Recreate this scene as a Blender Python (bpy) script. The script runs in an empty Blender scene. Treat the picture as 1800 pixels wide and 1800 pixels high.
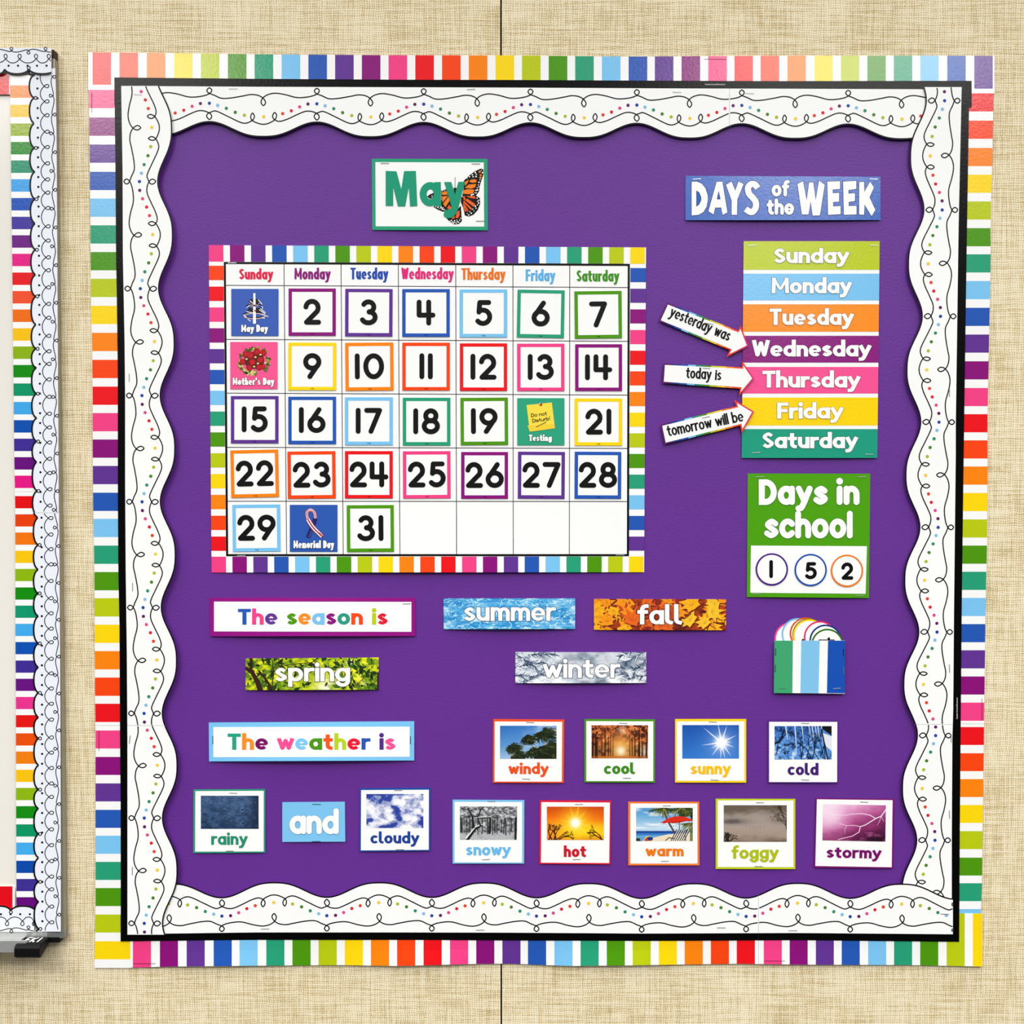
import bpy, math, random
import numpy as np
from mathutils import Vector

# ------------------------------------------------------------------ camera, world, lamps, exposure
SC = bpy.context.scene
COL = SC.collection
F = 1950.0; DIST = 1.42; CAMZ = 1.35; TILT = math.atan(0.0279)
cd = bpy.data.cameras.new('camera'); cam = bpy.data.objects.new('camera', cd); COL.objects.link(cam)
cd.sensor_width = 36.0; cd.sensor_fit = 'HORIZONTAL'; cd.lens = 36.0 * F / 1800.0
cd.clip_start = 0.01
cam.location = (0, -DIST, CAMZ); cam.rotation_euler = (math.pi / 2 - TILT, 0, 0)
SC.camera = cam

EXPO = 0.80
WORLD_UP = 1.95; WORLD_LOW = 0.05
wd = bpy.data.worlds.new('classroom_light'); SC.world = wd; wd.use_nodes = True
nt = wd.node_tree; nt.nodes.clear()
tc = nt.nodes.new('ShaderNodeTexCoord'); sx = nt.nodes.new('ShaderNodeSeparateXYZ')
rp = nt.nodes.new('ShaderNodeValToRGB'); bg = nt.nodes.new('ShaderNodeBackground'); ow = nt.nodes.new('ShaderNodeOutputWorld')
rp.color_ramp.elements[0].position = 0.40; rp.color_ramp.elements[0].color = (WORLD_LOW,) * 3 + (1,)
rp.color_ramp.elements[1].position = 0.66; rp.color_ramp.elements[1].color = (WORLD_UP, WORLD_UP, WORLD_UP * 0.985, 1)
nt.links.new(tc.outputs['Generated'], sx.inputs[0]); nt.links.new(sx.outputs['Z'], rp.inputs['Fac'])
nt.links.new(rp.outputs['Color'], bg.inputs['Color']); nt.links.new(bg.outputs[0], ow.inputs['Surface'])
bg.inputs['Strength'].default_value = 1.0

def ceiling_lamp(x, y, power, sx_=0.55, sy_=1.1):
    l = bpy.data.lights.new('ceiling_lamp', 'AREA'); l.shape = 'RECTANGLE'; l.size = sx_; l.size_y = sy_
    l.energy = power; l.color = (1.0, 0.985, 0.96)
    o = bpy.data.objects.new('ceiling_lamp', l); COL.objects.link(o); o.location = (x, y, 2.7)
    return o
ceiling_lamp(-1.42, -2.2, 23, 0.95, 0.6)
ceiling_lamp(1.14, -2.2, 23, 1.15, 0.6)
ceiling_lamp(-1.42, -4.6, 27, 1.15, 0.6)
ceiling_lamp(1.14, -4.6, 27, 1.15, 0.6)

vs = SC.view_settings
SC.display_settings.display_device = 'sRGB'
vs.view_transform = 'Standard'; vs.look = 'None'; vs.exposure = EXPO; vs.gamma = 1.0; vs.use_curve_mapping = False

# ------------------------------------------------------------------ photo pixel -> point at depth d in front of the wall
_ct, _st = math.cos(TILT), math.sin(TILT)
def W(px, py, d=0.0):
    dx = (px - 900.0) / F; dy = (900.0 - py) / F
    vy = _ct + dy * _st; vz = -_st + dy * _ct
    t = (DIST - d) / vy
    return (dx * t, -d, CAMZ + vz * t)

def lin(c):
    c = c / 255.0
    return c / 12.92 if c <= 0.04045 else ((c + 0.055) / 1.055) ** 2.4
ALB = 0.90
_mats = {}
def mat(rgb, kind='paper'):
    key = (tuple(rgb), kind)
    if key in _mats: return _mats[key]
    m = bpy.data.materials.new('%s_%02x%02x%02x' % ((kind,) + tuple(int(v) for v in rgb))); m.use_nodes = True
    b = m.node_tree.nodes['Principled BSDF']; n = m.node_tree.nodes; L = m.node_tree.links
    b.inputs['Base Color'].default_value = tuple(lin(v) * ALB for v in rgb) + (1,)
    rough, spec = {'paper': (0.42, 0.16), 'gloss': (0.23, 0.45), 'dark': (0.26, 0.15), 'matte': (0.7, 0.1), 'metal': (0.35, 0.5), 'plastic': (0.5, 0.12), 'board': (0.2, 0.4)}[kind]
    b.inputs['Roughness'].default_value = rough; b.inputs['Specular IOR Level'].default_value = spec
    if kind == 'metal': b.inputs['Metallic'].default_value = 0.55
    if kind in ('paper', 'gloss', 'dark'):
        t = n.new('ShaderNodeTexCoord'); nz = n.new('ShaderNodeTexNoise'); bp = n.new('ShaderNodeBump')
        nz.inputs['Scale'].default_value = 260.0; nz.inputs['Detail'].default_value = 3.0
        bp.inputs['Strength'].default_value = 0.10 if kind == 'paper' else 0.16; bp.inputs['Distance'].default_value = 0.0008
        L.new(t.outputs['Object'], nz.inputs['Vector']); L.new(nz.outputs['Fac'], bp.inputs['Height']); L.new(bp.outputs['Normal'], b.inputs['Normal'])
    _mats[key] = m
    return m

def photo_mat():
    if 'photo' in _mats: return _mats['photo']
    m = bpy.data.materials.new('printed_photo'); m.use_nodes = True
    b = m.node_tree.nodes['Principled BSDF']; a = m.node_tree.nodes.new('ShaderNodeAttribute'); a.attribute_name = 'ink'
    m.node_tree.links.new(a.outputs['Color'], b.inputs['Base Color'])
    b.inputs['Roughness'].default_value = 0.45; b.inputs['Specular IOR Level'].default_value = 0.25
    _mats['photo'] = m
    return m

# palette of the printed stripes
RED = (240, 18, 28); ORED = (252, 70, 14); ORANGE = (255, 134, 10); YELLOW = (255, 218, 8); LIME = (188, 204, 14)
GREEN = (78, 152, 8); TEAL = (38, 160, 120); LBLUE = (124, 198, 244); BLUE = (36, 88, 182); PURPLE = (98, 52, 148)
PLUM = (140, 14, 122); PINK = (246, 66, 136); WHITE = (252, 252, 251); BLACK = (5, 5, 6); INK = (9, 8, 11)
SEQ = [RED, ORED, ORANGE, YELLOW, LIME, GREEN, TEAL, LBLUE, BLUE, PURPLE, PLUM, PINK]

def interp(pts):
    xs = [p[0] for p in pts]; ys = [p[1] for p in pts]
    return lambda v: float(np.interp(v, xs, ys))

def catmull(pts, n=6, closed=False):
    out = []; N = len(pts)
    rng = range(N if closed else N - 1)
    for i in rng:
        g = (lambda k: pts[k % N]) if closed else (lambda k: pts[min(max(k, 0), N - 1)])
        p0, p1, p2, p3 = g(i - 1), g(i), g(i + 1), g(i + 2)
        for j in range(n):
            t = j / n; t2 = t * t; t3 = t2 * t
            out.append(tuple(0.5 * (2 * p1[k] + (p2[k] - p0[k]) * t + (2 * p0[k] - 5 * p1[k] + 4 * p2[k] - p3[k]) * t2 + (3 * p1[k] - p0[k] - 3 * p2[k] + p3[k]) * t3) for k in (0, 1)))
    if not closed: out.append(tuple(pts[-1]))
    return out

def arc(cx, cy, rx, ry, a0, a1, n=None):
    n = n or max(4, int(abs(a1 - a0) / 15))
    return [(cx + rx * math.cos(math.radians(a0 + (a1 - a0) * i / n)), cy + ry * math.sin(math.radians(a0 + (a1 - a0) * i / n))) for i in range(n + 1)]

def inset(poly, d):
    n = len(poly); out = []
    A = sum(poly[i][0] * poly[(i + 1) % n][1] - poly[(i + 1) % n][0] * poly[i][1] for i in range(n))
    sg = 1 if A > 0 else -1
    for i in range(n):
        p0, p1, p2 = poly[i - 1], poly[i], poly[(i + 1) % n]
        def nrm(a, b):
            x, y = b[0] - a[0], b[1] - a[1]; l = math.hypot(x, y) or 1
            return (-y / l * sg, x / l * sg)
        n1, n2 = nrm(p0, p1), nrm(p1, p2)
        mx, my = n1[0] + n2[0], n1[1] + n2[1]; dd = mx * n1[0] + my * n1[1]
        if abs(dd) < 0.2: dd = 0.2
        out.append((p1[0] + mx * d / dd, p1[1] + my * d / dd))
    return out

# ------------------------------------------------------------------ stroke lettering (centre lines; cap height 1, x-height X)
def glyph(c, X):
    bw = 0.56; r = min(0.3, X * 0.46); Dn = 0.34
    ell = lambda cx, cy, rx, ry: ('o', arc(cx, cy, rx, ry, 90, 450, 28)[:-1])
    st = lambda x, a, b: ('s', [(x, a), (x, b)])
    O = ell(bw / 2, X / 2, bw / 2, X / 2)
    if c == 'o': return bw, [O]
    if c == 'a': return bw, [O, st(bw, 0, X)]
    if c == 'd': return bw, [O, st(bw, 0, 1.03)]
    if c == 'b': return bw, [O, st(0, 0, 1.03)]
    if c == 'p': return bw, [O, st(0, -Dn, X)]
    if c == 'g': return bw, [O, ('s', [(bw, X), (bw, -0.05)] + arc(bw / 2, -0.06, bw / 2, Dn - 0.06, 0, -150)[1:])]
    if c == 'c': return bw * .86, [('s', arc(bw / 2, X / 2, bw / 2, X / 2, 40, 320), 1, 'none')]
    if c == 'e': return bw, [('s', [(0.03, X * .47), (bw * 1.06, X * .47)], .62, 'none'), ('s', arc(bw / 2, X / 2, bw / 2, X / 2, -6, 318), .95, 'none')]
    if c in 'nh':
        w = 0.5
        return w, [st(0, 0, X if c == 'n' else 1.03), ('s', [(0, X * .35)] + arc(w / 2, X - r, w / 2, r, 180, 0) + [(w, 0)])]
    if c == 'm':
        w = 0.42
        return 2 * w, [st(0, 0, X), ('s', [(0, X * .35)] + arc(w / 2, X - r * .9, w / 2, r * .9, 180, 0) + [(w, 0)]), ('s', [(w, X * .35)] + arc(w * 1.5, X - r * .9, w / 2, r * .9, 180, 0) + [(2 * w, 0)])]
    if c == 'u':
        w = 0.5
        return w, [('s', [(0, X)] + arc(w / 2, r, w / 2, r, 180, 360) + [(w, X * .5)]), st(w, 0, X)]
    if c == 'r': return 0.3, [st(0, 0, X), ('s', [(0, X * .4)] + arc(.28, X - .27, .28, .27, 180, 84))]
    if c in 'sS':
        h = X if c == 's' else 1.0; k = 0.42 if c == 's' else 0.52
        return k, [('s', catmull([(k * .97, h * .84), (k * .52, h), (k * .05, h * .77), (k * .48, h * .51), (k, h * .24), (k * .48, 0), (-.02, h * .16)], 6), .94, 'none')]
    if c == 't': return 0.36, [('s', [(.15, .93), (.15, .2)] + arc(.34, .2, .19, .2, 180, 268)), ('s', [(0, X), (.34, X)])]
    if c == 'f': return 0.36, [('s', [(.14, 0), (.14, .78)] + arc(.35, .8, .21, .22, 180, 84)), ('s', [(0, X), (.34, X)])]
    if c == 'i': return 0.0, [st(0, 0, X), ('d', (0, 1.0))]
    if c == 'l': return 0.0, [st(0, 0, 1.03)]
    if c == 'L': return 0.2, [('s', [(0, 1.03), (0, .2)] + arc(.2, .2, .2, .2, 180, 268))]
    if c == 'w': return 0.8, [('s', [(0, X), (.2, 0), (.4, X * .92), (.6, 0), (.8, X)])]
    if c == 'y': return 0.54, [('s', [(0, X), (.28, .03)], 1, ('square', 'none')), ('s', [(.54, X), (.27, 0), (.17, -.22)] + catmull([(.17, -.22), (.1, -.31), (-.02, -.33)], 4)[1:])]
    if c == 'M': return 0.95, [('s', [(0, 0), (0.03, 1)], .92), ('s', [(.03, 1.03), (.475, .16)], .66, 'none'), ('s', [(.475, .16), (.92, 1.03)], .66, 'none'), ('s', [(.92, 1), (.95, 0)], .92)]
    if c == 'T': return 0.58, [('s', [(0, 1), (.58, 1)]), st(.29, 0, 1)]
    if c == 'W': return 0.9, [('s', [(0, 1), (.22, 0), (.45, .9), (.68, 0), (.9, 1)])]
    if c == 'F': return 0.45, [st(0, 0, 1), ('s', [(0, 1), (.45, 1)]), ('s', [(0, .5), (.4, .5)])]
    if c == 'E': return 0.45, [st(0, 0, 1), ('s', [(0, 1), (.45, 1)]), ('s', [(0, .5), (.4, .5)]), ('s', [(0, 0), (.45, 0)])]
    if c == 'K': return 0.5, [st(0, 0, 1), ('s', [(.5, 1), (0.03, .45)]), ('s', [(.15, .58), (.5, 0)])]
    if c == 'I': return 0.0, [st(0, 0, 1)]
    if c == 'D': return 0.6, [('o', [(0, 0), (0, .33), (0, .66), (0, 1), (.15, 1)] + arc(.2, .5, .4, .5, 90, -90, 14) + [(.15, 0)])]
    if c == 'C': return 0.55, [('s', arc(.33, .5, .33, .5, 48, 312))]
    if c == 'R': return 0.5, [st(0, 0, 1), ('s', [(0, 1), (.25, 1)] + arc(.25, .74, .25, .26, 90, -90) + [(0, .48)]), ('s', [(.2, .48), (.5, 0)])]
    if c == "'": return 0.0, [('s', [(0, .82), (0, 1)])]
    if c == '!': return 0.1, [('s', [(.1, 1), (.02, .35)]), ('d', (0, 0.02))]
    if c == '0': return 0.72, [ell(.36, .5, .36, .5)]
    if c == '1': return 0.0, [st(0, 0, 1)]
    if c == '2': return 0.62, [('s', arc(.3, .69, .3, .31, 172, -32) + [(.03, 0), (.62, 0)])]
    if c == '3': return 0.6, [('s', arc(.28, .755, .255, .245, 150, -82)), ('s', arc(.28, .265, .32, .265, 84, -152))]
    if c == '4': return 0.66, [('s', [(0, 1), (0, .38), (.66, .38)]), st(.46, 0, 1)]
    if c == '5': return 0.6, [('s', [(.55, 1), (.13, 1), (.09, .55)]), ('s', [(.09, .55)] + arc(.28, .32, .32, .32, 118, -140))]
    if c == '6': return 0.62, [('s', [(.43, 1), (.06, .44)]), ell(.31, .3, .31, .3)]
    if c == '7': return 0.6, [('s', [(0, 1), (.6, 1), (.2, 0)])]
    if c == '8': return 0.62, [ell(.31, .76, .24, .24), ell(.31, .27, .31, .27)]
    if c == '9': return 0.62, [ell(.31, .7, .31, .3), ('s', [(.585, .58), (.2, 0)])]
    return 0.3, []

# ------------------------------------------------------------------ mesh builder working in photo pixels on a (slightly bowed) sheet
c_i = lambda c: c == 'i'
class Part:
    def __init__(s, dep, rot=None):
        s.dep = dep; s.rot = rot; s.V = []; s.Fc = []; s.mi = []; s.mats = []; s.k = 0; s.P2 = []; s.sy = None
    def m(s, rgb, kind='paper'):
        mm = mat(rgb, kind)
        if mm not in s.mats: s.mats.append(mm)
        return s.mats.index(mm)
    def tf(s, x, y):
        if s.rot:
            a, cx, cy = s.rot; ca, sa = math.cos(math.radians(a)), math.sin(math.radians(a))
            x, y = cx + (x - cx) * ca - (y - cy) * sa, cy + (x - cx) * sa + (y - cy) * ca
        return x, y
    def v(s, x, y, off):
        if s.sy: y = s.sy[0] + (y - s.sy[0]) * s.sy[1]
        x, y = s.tf(x, y)
        s.V.append(W(x, y, s.dep(x, y) + off)); s.P2.append((x, y))
        return len(s.V) - 1
    def f(s, ids, mi):
        a = 0; n = len(ids)
        for i in range(n):
            p, q = s.P2[ids[i]], s.P2[ids[(i + 1) % n]]; a += p[0] * q[1] - q[0] * p[1]
        s.Fc.append(list(ids) if a < 0 else list(ids)[::-1]); s.mi.append(mi)
    def step(s):
        s.k += 1
        return (s.k % 6) * 4e-5 if s.sy else (s.k % 24) * 5e-6
    def poly(s, pts, rgb, off, kind='paper'):
        o = off + s.step()
        s.f([s.v(x, y, o) for x, y in pts], s.m(rgb, kind))
    def rect(s, x0, y0, x1, y1, rgb, off, kind='paper', nx=1, ny=1):
        s.quad([(x0, y0), (x1, y0), (x1, y1), (x0, y1)], rgb, off, kind, nx, ny)
    def quad(s, c, rgb, off, kind='paper', nx=1, ny=1):
        o = off + s.step(); mi = s.m(rgb, kind); g = []
        for j in range(ny + 1):
            v = j / ny; row = []
            for i in range(nx + 1):
                u = i / nx
                x = (c[0][0] * (1 - u) + c[1][0] * u) * (1 - v) + (c[3][0] * (1 - u) + c[2][0] * u) * v
                y = (c[0][1] * (1 - u) + c[1][1] * u) * (1 - v) + (c[3][1] * (1 - u) + c[2][1] * u) * v
                row.append(s.v(x, y, o))
            g.append(row)
        for j in range(ny):
            for i in range(nx): s.f([g[j][i], g[j][i + 1], g[j + 1][i + 1], g[j + 1][i]], mi)
    def disc(s, x, y, r, rgb, off, kind='paper', n=18, ry=None):
        ry = ry or r
        s.poly([(x + r * math.cos(2 * math.pi * i / n), y + ry * math.sin(2 * math.pi * i / n)) for i in range(n)], rgb, off, kind)
    def ring(s, x, y, r, w, rgb, off, n=48, kind='paper'):
        s.ribbon([(x + r * math.cos(2 * math.pi * i / n), y + r * math.sin(2 * math.pi * i / n)) for i in range(n)], w, rgb, off, closed=True, kind=kind)
    def ribbon(s, pts, w, rgb, off, cap='none', closed=False, kind='paper'):
        q = [pts[0]]
        for p in pts[1:]:
            if math.hypot(p[0] - q[-1][0], p[1] - q[-1][1]) > 1e-4: q.append(p)
        if closed and math.hypot(q[0][0] - q[-1][0], q[0][1] - q[-1][1]) < 1e-4: q.pop()
        n = len(q); h = w / 2
        c0_, c1_ = cap if isinstance(cap, tuple) else (cap, cap)
        if n < 2: return
        if not closed:
            parts = []; cur = [q[0]]
            for i in range(1, n):
                cur.append(q[i])
                if i < n - 1:
                    a = math.atan2(q[i][1] - q[i - 1][1], q[i][0] - q[i - 1][0]); b = math.atan2(q[i + 1][1] - q[i][1], q[i + 1][0] - q[i][0])
                    d = abs((b - a + math.pi) % (2 * math.pi) - math.pi)
                    if d > math.radians(48):
                        parts.append(cur); cur = [q[i]]
                        if cap == 'round' or d > math.radians(125): s.disc(q[i][0], q[i][1], h, rgb, off, kind)
                        elif cap != 'none':
                            n1 = (-math.sin(a), math.cos(a)); n2 = (-math.sin(b), math.cos(b))
                            sg = -1 if math.sin(b - a) > 0 else 1
                            mx, my = n1[0] + n2[0], n1[1] + n2[1]; dd = mx * n1[0] + my * n1[1]
                            k = min(1 / max(dd, 1e-3), 2.0 / math.hypot(mx, my))
                            s.poly([q[i], (q[i][0] + sg * n1[0] * h, q[i][1] + sg * n1[1] * h), (q[i][0] + sg * mx * h * k, q[i][1] + sg * my * h * k), (q[i][0] + sg * n2[0] * h, q[i][1] + sg * n2[1] * h)], rgb, off, kind)
            parts.append(cur)
            if len(parts) > 1:
                for j, pp in enumerate(parts):
                    s._strip(pp, h, rgb, off, c0_ if j == 0 else 'none', c1_ if j == len(parts) - 1 else 'none', False, kind)
                return
        s._strip(q, h, rgb, off, c0_, c1_, closed, kind)
    def _strip(s, q, h, rgb, off, c0, c1, closed, kind):
        q = list(q); n = len(q); o = off + s.step(); mi = s.m(rgb, kind)
        def d(a, b):
            x, y = b[0] - a[0], b[1] - a[1]; l = math.hypot(x, y) or 1
            return x / l, y / l
        if not closed:
            if c0 == 'round': s.disc(q[0][0], q[0][1], h, rgb, off, kind)
            if c1 == 'round': s.disc(q[-1][0], q[-1][1], h, rgb, off, kind)
            if c0 == 'square': t = d(q[1], q[0]); q[0] = (q[0][0] + t[0] * h, q[0][1] + t[1] * h)
            if c1 == 'square': t = d(q[-2], q[-1]); q[-1] = (q[-1][0] + t[0] * h, q[-1][1] + t[1] * h)
        L = []; R = []
        for i in range(n):
            if closed: a, b = d(q[i - 1], q[i]), d(q[i], q[(i + 1) % n])
            else:
                a = d(q[i - 1], q[i]) if i else d(q[0], q[1]); b = d(q[i], q[i + 1]) if i < n - 1 else a
            nx, ny = -(a[1] + b[1]), a[0] + b[0]; l = math.hypot(nx, ny) or 1; nx /= l; ny /= l
            k = 1 / max(0.5, -a[1] * nx + a[0] * ny)
            L.append(s.v(q[i][0] + nx * h * k, q[i][1] + ny * h * k, o)); R.append(s.v(q[i][0] - nx * h * k, q[i][1] - ny * h * k, o))
        for i in range(n if closed else n - 1):
            j = (i + 1) % n
            if h < 1.6: s.f([L[i], L[j], R[j], R[i]], mi)
            else:   # heavy strokes: every quad on its own hair-thin ink level so that folds never coincide
                ids = []
                for q_ in (L[i], L[j], R[j], R[i]):
                    a_ = s.V[q_]; e_ = (i % 4) * (1e-5 if s.sy else 4e-6)
                    s.V.append((a_[0], a_[1] - e_, a_[2])); s.P2.append(s.P2[q_]); ids.append(len(s.V) - 1)
                s.f(ids, mi)
    def text(s, tx, x0, x1, base, cap, xh, w, rgb, off, style='square', sp=1.2, outline=None, rot=None, kind='paper', spw=None, con=None):
        old = s.rot
        con = con or (0.80 if style == 'square' else 1.0); wc = w * con
        if rot is not None: s.rot = (rot, x0, base)
        sc = cap - wc; X = (xh - wc) / sc; s.sy = (base, con)
        chars = [c for c in tx]; spw = spw if spw is not None else 0.32 * cap
        G = [glyph(c, X) if c != ' ' else None for c in chars]
        nl = sum(1 for g in G if g); gaps = sum(1 for a, b in zip(G, G[1:]) if a and b); ns = sum(1 for g in G if not g)
        tot = sum(g[0] for g in G if g); scx = sc
        fx = (x1 - x0 - nl * w - gaps * sp - ns * spw) / (tot * sc) if tot > 0.05 else 1.0
        if tot <= 0.05: x0 = (x0 + x1 - w) / 2
        cols = rgb if isinstance(rgb, list) else None
        for ps in ([1, 0] if outline else [0]):
            x = x0; li = 0
            for i, g in enumerate(G):
                if g is None: x += spw; continue
                col = (cols[li] if cols else rgb) if ps == 0 else outline[0]
                ww = w if ps == 0 else w + 2 * outline[1]; o = off + (0.0003 if (outline and ps == 0) else 0)
                P = lambda p: (x + w / 2 + p[0] * sc * fx, base - (wc / 2 + p[1] * sc) / con)
                for kd, pts, *ex in g[1]:
                    if kd == 'd':
                        q = P(pts); dr = w * .56
                        if c_i(chars[i]): q = (q[0], base - (xh + .16 * w + dr) / con)
                        s.disc(q[0], q[1], dr + (ww - w) / 2, col, o, kind, ry=(dr + (ww - w) / 2) / con)
                    else:
                        q = [P(p) for p in pts]; st = style if len(ex) < 2 or style == 'round' else ex[1]; mu = ex[0] if ex else 1
                        s.ribbon(q, w * mu + (ww - w), col, o, cap=st, closed=(kd == 'o'), kind=kind)
                x += g[0] * sc * fx + w + (sp if i + 1 < len(G) and G[i + 1] else 0); li += 1
        s.rot = old; s.sy = None
    def sheet(s, rows, cols_mat, off, thick, kind='paper'):
        """rows: list of point rows (front grid); cols_mat: colour per column gap; closed thin solid"""
        o = off + s.step(); nr, nc = len(rows), len(rows[0])
        g = [[s.v(x, y, o) for x, y in r] for r in rows]; b = [[s.v(x, y, o - thick) for x, y in r] for r in rows]
        for j in range(nr - 1):
            for i in range(nc - 1):
                mi = s.m(cols_mat[i] if isinstance(cols_mat, list) else cols_mat, kind)
                s.f([g[j][i], g[j][i + 1], g[j + 1][i + 1], g[j + 1][i]], mi)
                q = [b[j][i], b[j + 1][i], b[j + 1][i + 1], b[j][i + 1]]; s.f(q, s.m(WHITE, kind)); s.Fc[-1].reverse()
        wmi = [s.m(cols_mat[min(i, nc - 2)] if isinstance(cols_mat, list) else cols_mat, kind) for i in range(nc)]
        for i in range(nc - 1):
            for r in (0, nr - 1):
                s.Fc.append([g[r][i], g[r][i + 1], b[r][i + 1], b[r][i]]); s.mi.append(wmi[i])
        for j in range(nr - 1):
            for c in (0, nc - 1):
                s.Fc.append([g[j][c], g[j + 1][c], b[j + 1][c], b[j][c]]); s.mi.append(wmi[c])
    def slab(s, c, rgb, off=0.0, thick=0.0004, kind='paper', nx=8, ny=4):
        rows = []
        for j in range(ny + 1):
            v = j / ny; row = []
            for i in range(nx + 1):
                u = i / nx
                row.append(((c[0][0] * (1 - u) + c[1][0] * u) * (1 - v) + (c[3][0] * (1 - u) + c[2][0] * u) * v,
                            (c[0][1] * (1 - u) + c[1][1] * u) * (1 - v) + (c[3][1] * (1 - u) + c[2][1] * u) * v))
            rows.append(row)
        s.sheet(rows, rgb, off, thick, kind)
    def pslab(s, pts, rgb, off=0.0, thick=0.0004, kind='paper'):
        mi = s.m(rgb, kind)
        a = [s.v(x, y, off) for x, y in pts]; b = [s.v(x, y, off - thick) for x, y in pts]
        s.f(a, mi); s.f(b, mi); s.Fc[-1].reverse(); n = len(pts)
        for i in range(n): s.Fc.append([a[i], a[(i + 1) % n], b[(i + 1) % n], b[i]]); s.mi.append(mi)
    def raster(s, ras, c, off):
        ny, nx = ras.shape[:2]; g = np.zeros((ny + 1, nx + 1), int)
        for j in range(ny + 1):
            v = j / ny
            for i in range(nx + 1):
                u = i / nx
                g[j, i] = s.v((c[0][0] * (1 - u) + c[1][0] * u) * (1 - v) + (c[3][0] * (1 - u) + c[2][0] * u) * v,
                              (c[0][1] * (1 - u) + c[1][1] * u) * (1 - v) + (c[3][1] * (1 - u) + c[2][1] * u) * v, off)
        for j in range(ny):
            for i in range(nx):
                s.Fc.append([int(g[j + 1, i]), int(g[j + 1, i + 1]), int(g[j, i + 1]), int(g[j, i])]); s.mi.append(0)
        s.mats.append(photo_mat())
        s.ink = ras.reshape(-1, 3)
    def build(s, name, parent=None, origin=None):
        if origin is None:
            origin = Vector(parent['_o']) if parent is not None and '_o' in parent else sum((Vector(v) for v in s.V), Vector()) / len(s.V)
        me = bpy.data.meshes.new(name)
        me.from_pydata([(v[0] - origin[0], v[1] - origin[1], v[2] - origin[2]) for v in s.V], [], s.Fc)
        for m_ in s.mats: me.materials.append(m_)
        me.polygons.foreach_set('material_index', s.mi)
        if hasattr(s, 'ink'):
            at = me.attributes.new('ink', 'FLOAT_COLOR', 'FACE')
            c = np.clip(s.ink, 0, 255) / 255.0
            l = np.where(c <= 0.04045, c / 12.92, ((c + 0.055) / 1.055) ** 2.4) * ALB
            at.data.foreach_set('color', np.concatenate([l, np.ones((len(l), 1))], 1).astype(np.float32).ravel())
        me.update()
        o = bpy.data.objects.new(name, me); COL.objects.link(o)
        if parent is not None: o.parent = parent
        else:
            o.location = origin; ORG[o.name] = tuple(origin)
        return o
ORG = {}
def child(part, name, parent, label=None):
    org = Vector(ORG[parent.name])
    o = part.build(name, None, org); ORG.pop(o.name, None); o.location = (0, 0, 0); o.parent = parent
    ORG[o.name] = tuple(org)
    if label: o['label'] = label
    return o
def tag(o, label, cat, group=None, kind=None):
    if label: o['label'] = label
    if cat: o['category'] = cat
    if group: o['group'] = group
    if kind: o['kind'] = kind
    return o

def bow(c, d0, b, lowb=0.0):
    """depth of a card pinned at its ends, its middle standing off the board by b metres"""
    xs = [p[0] for p in c]; ys = [p[1] for p in c]; x0, x1, y0, y1 = min(xs), max(xs), min(ys), max(ys)
    def dep(x, y):
        u = min(max((x - x0) / (x1 - x0), 0), 1); v = min(max((y - y0) / (y1 - y0), 0), 1)
        return d0 + b * 4 * u * (1 - u) * (0.35 + 0.65 * v) + lowb * v
    return dep
def rc(x0, y0, x1, y1): return [(x0, y0), (x1, y0), (x1, y1), (x0, y1)]

def staple(parent, dep, x, y, ang=0, ln=14, rgb=(120, 120, 124), rot=None, off=0.0006):
    p = Part(dep, rot); a = math.radians(ang); dx, dy = math.cos(a) * ln / 2, math.sin(a) * ln / 2
    p.ribbon([(x - dx, y - dy), (x, y), (x + dx, y + dy)], 1.1, rgb, off, kind='metal')
    n = len(p.V); h = len(p.V)
    return child(p, 'staple', parent)

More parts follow.
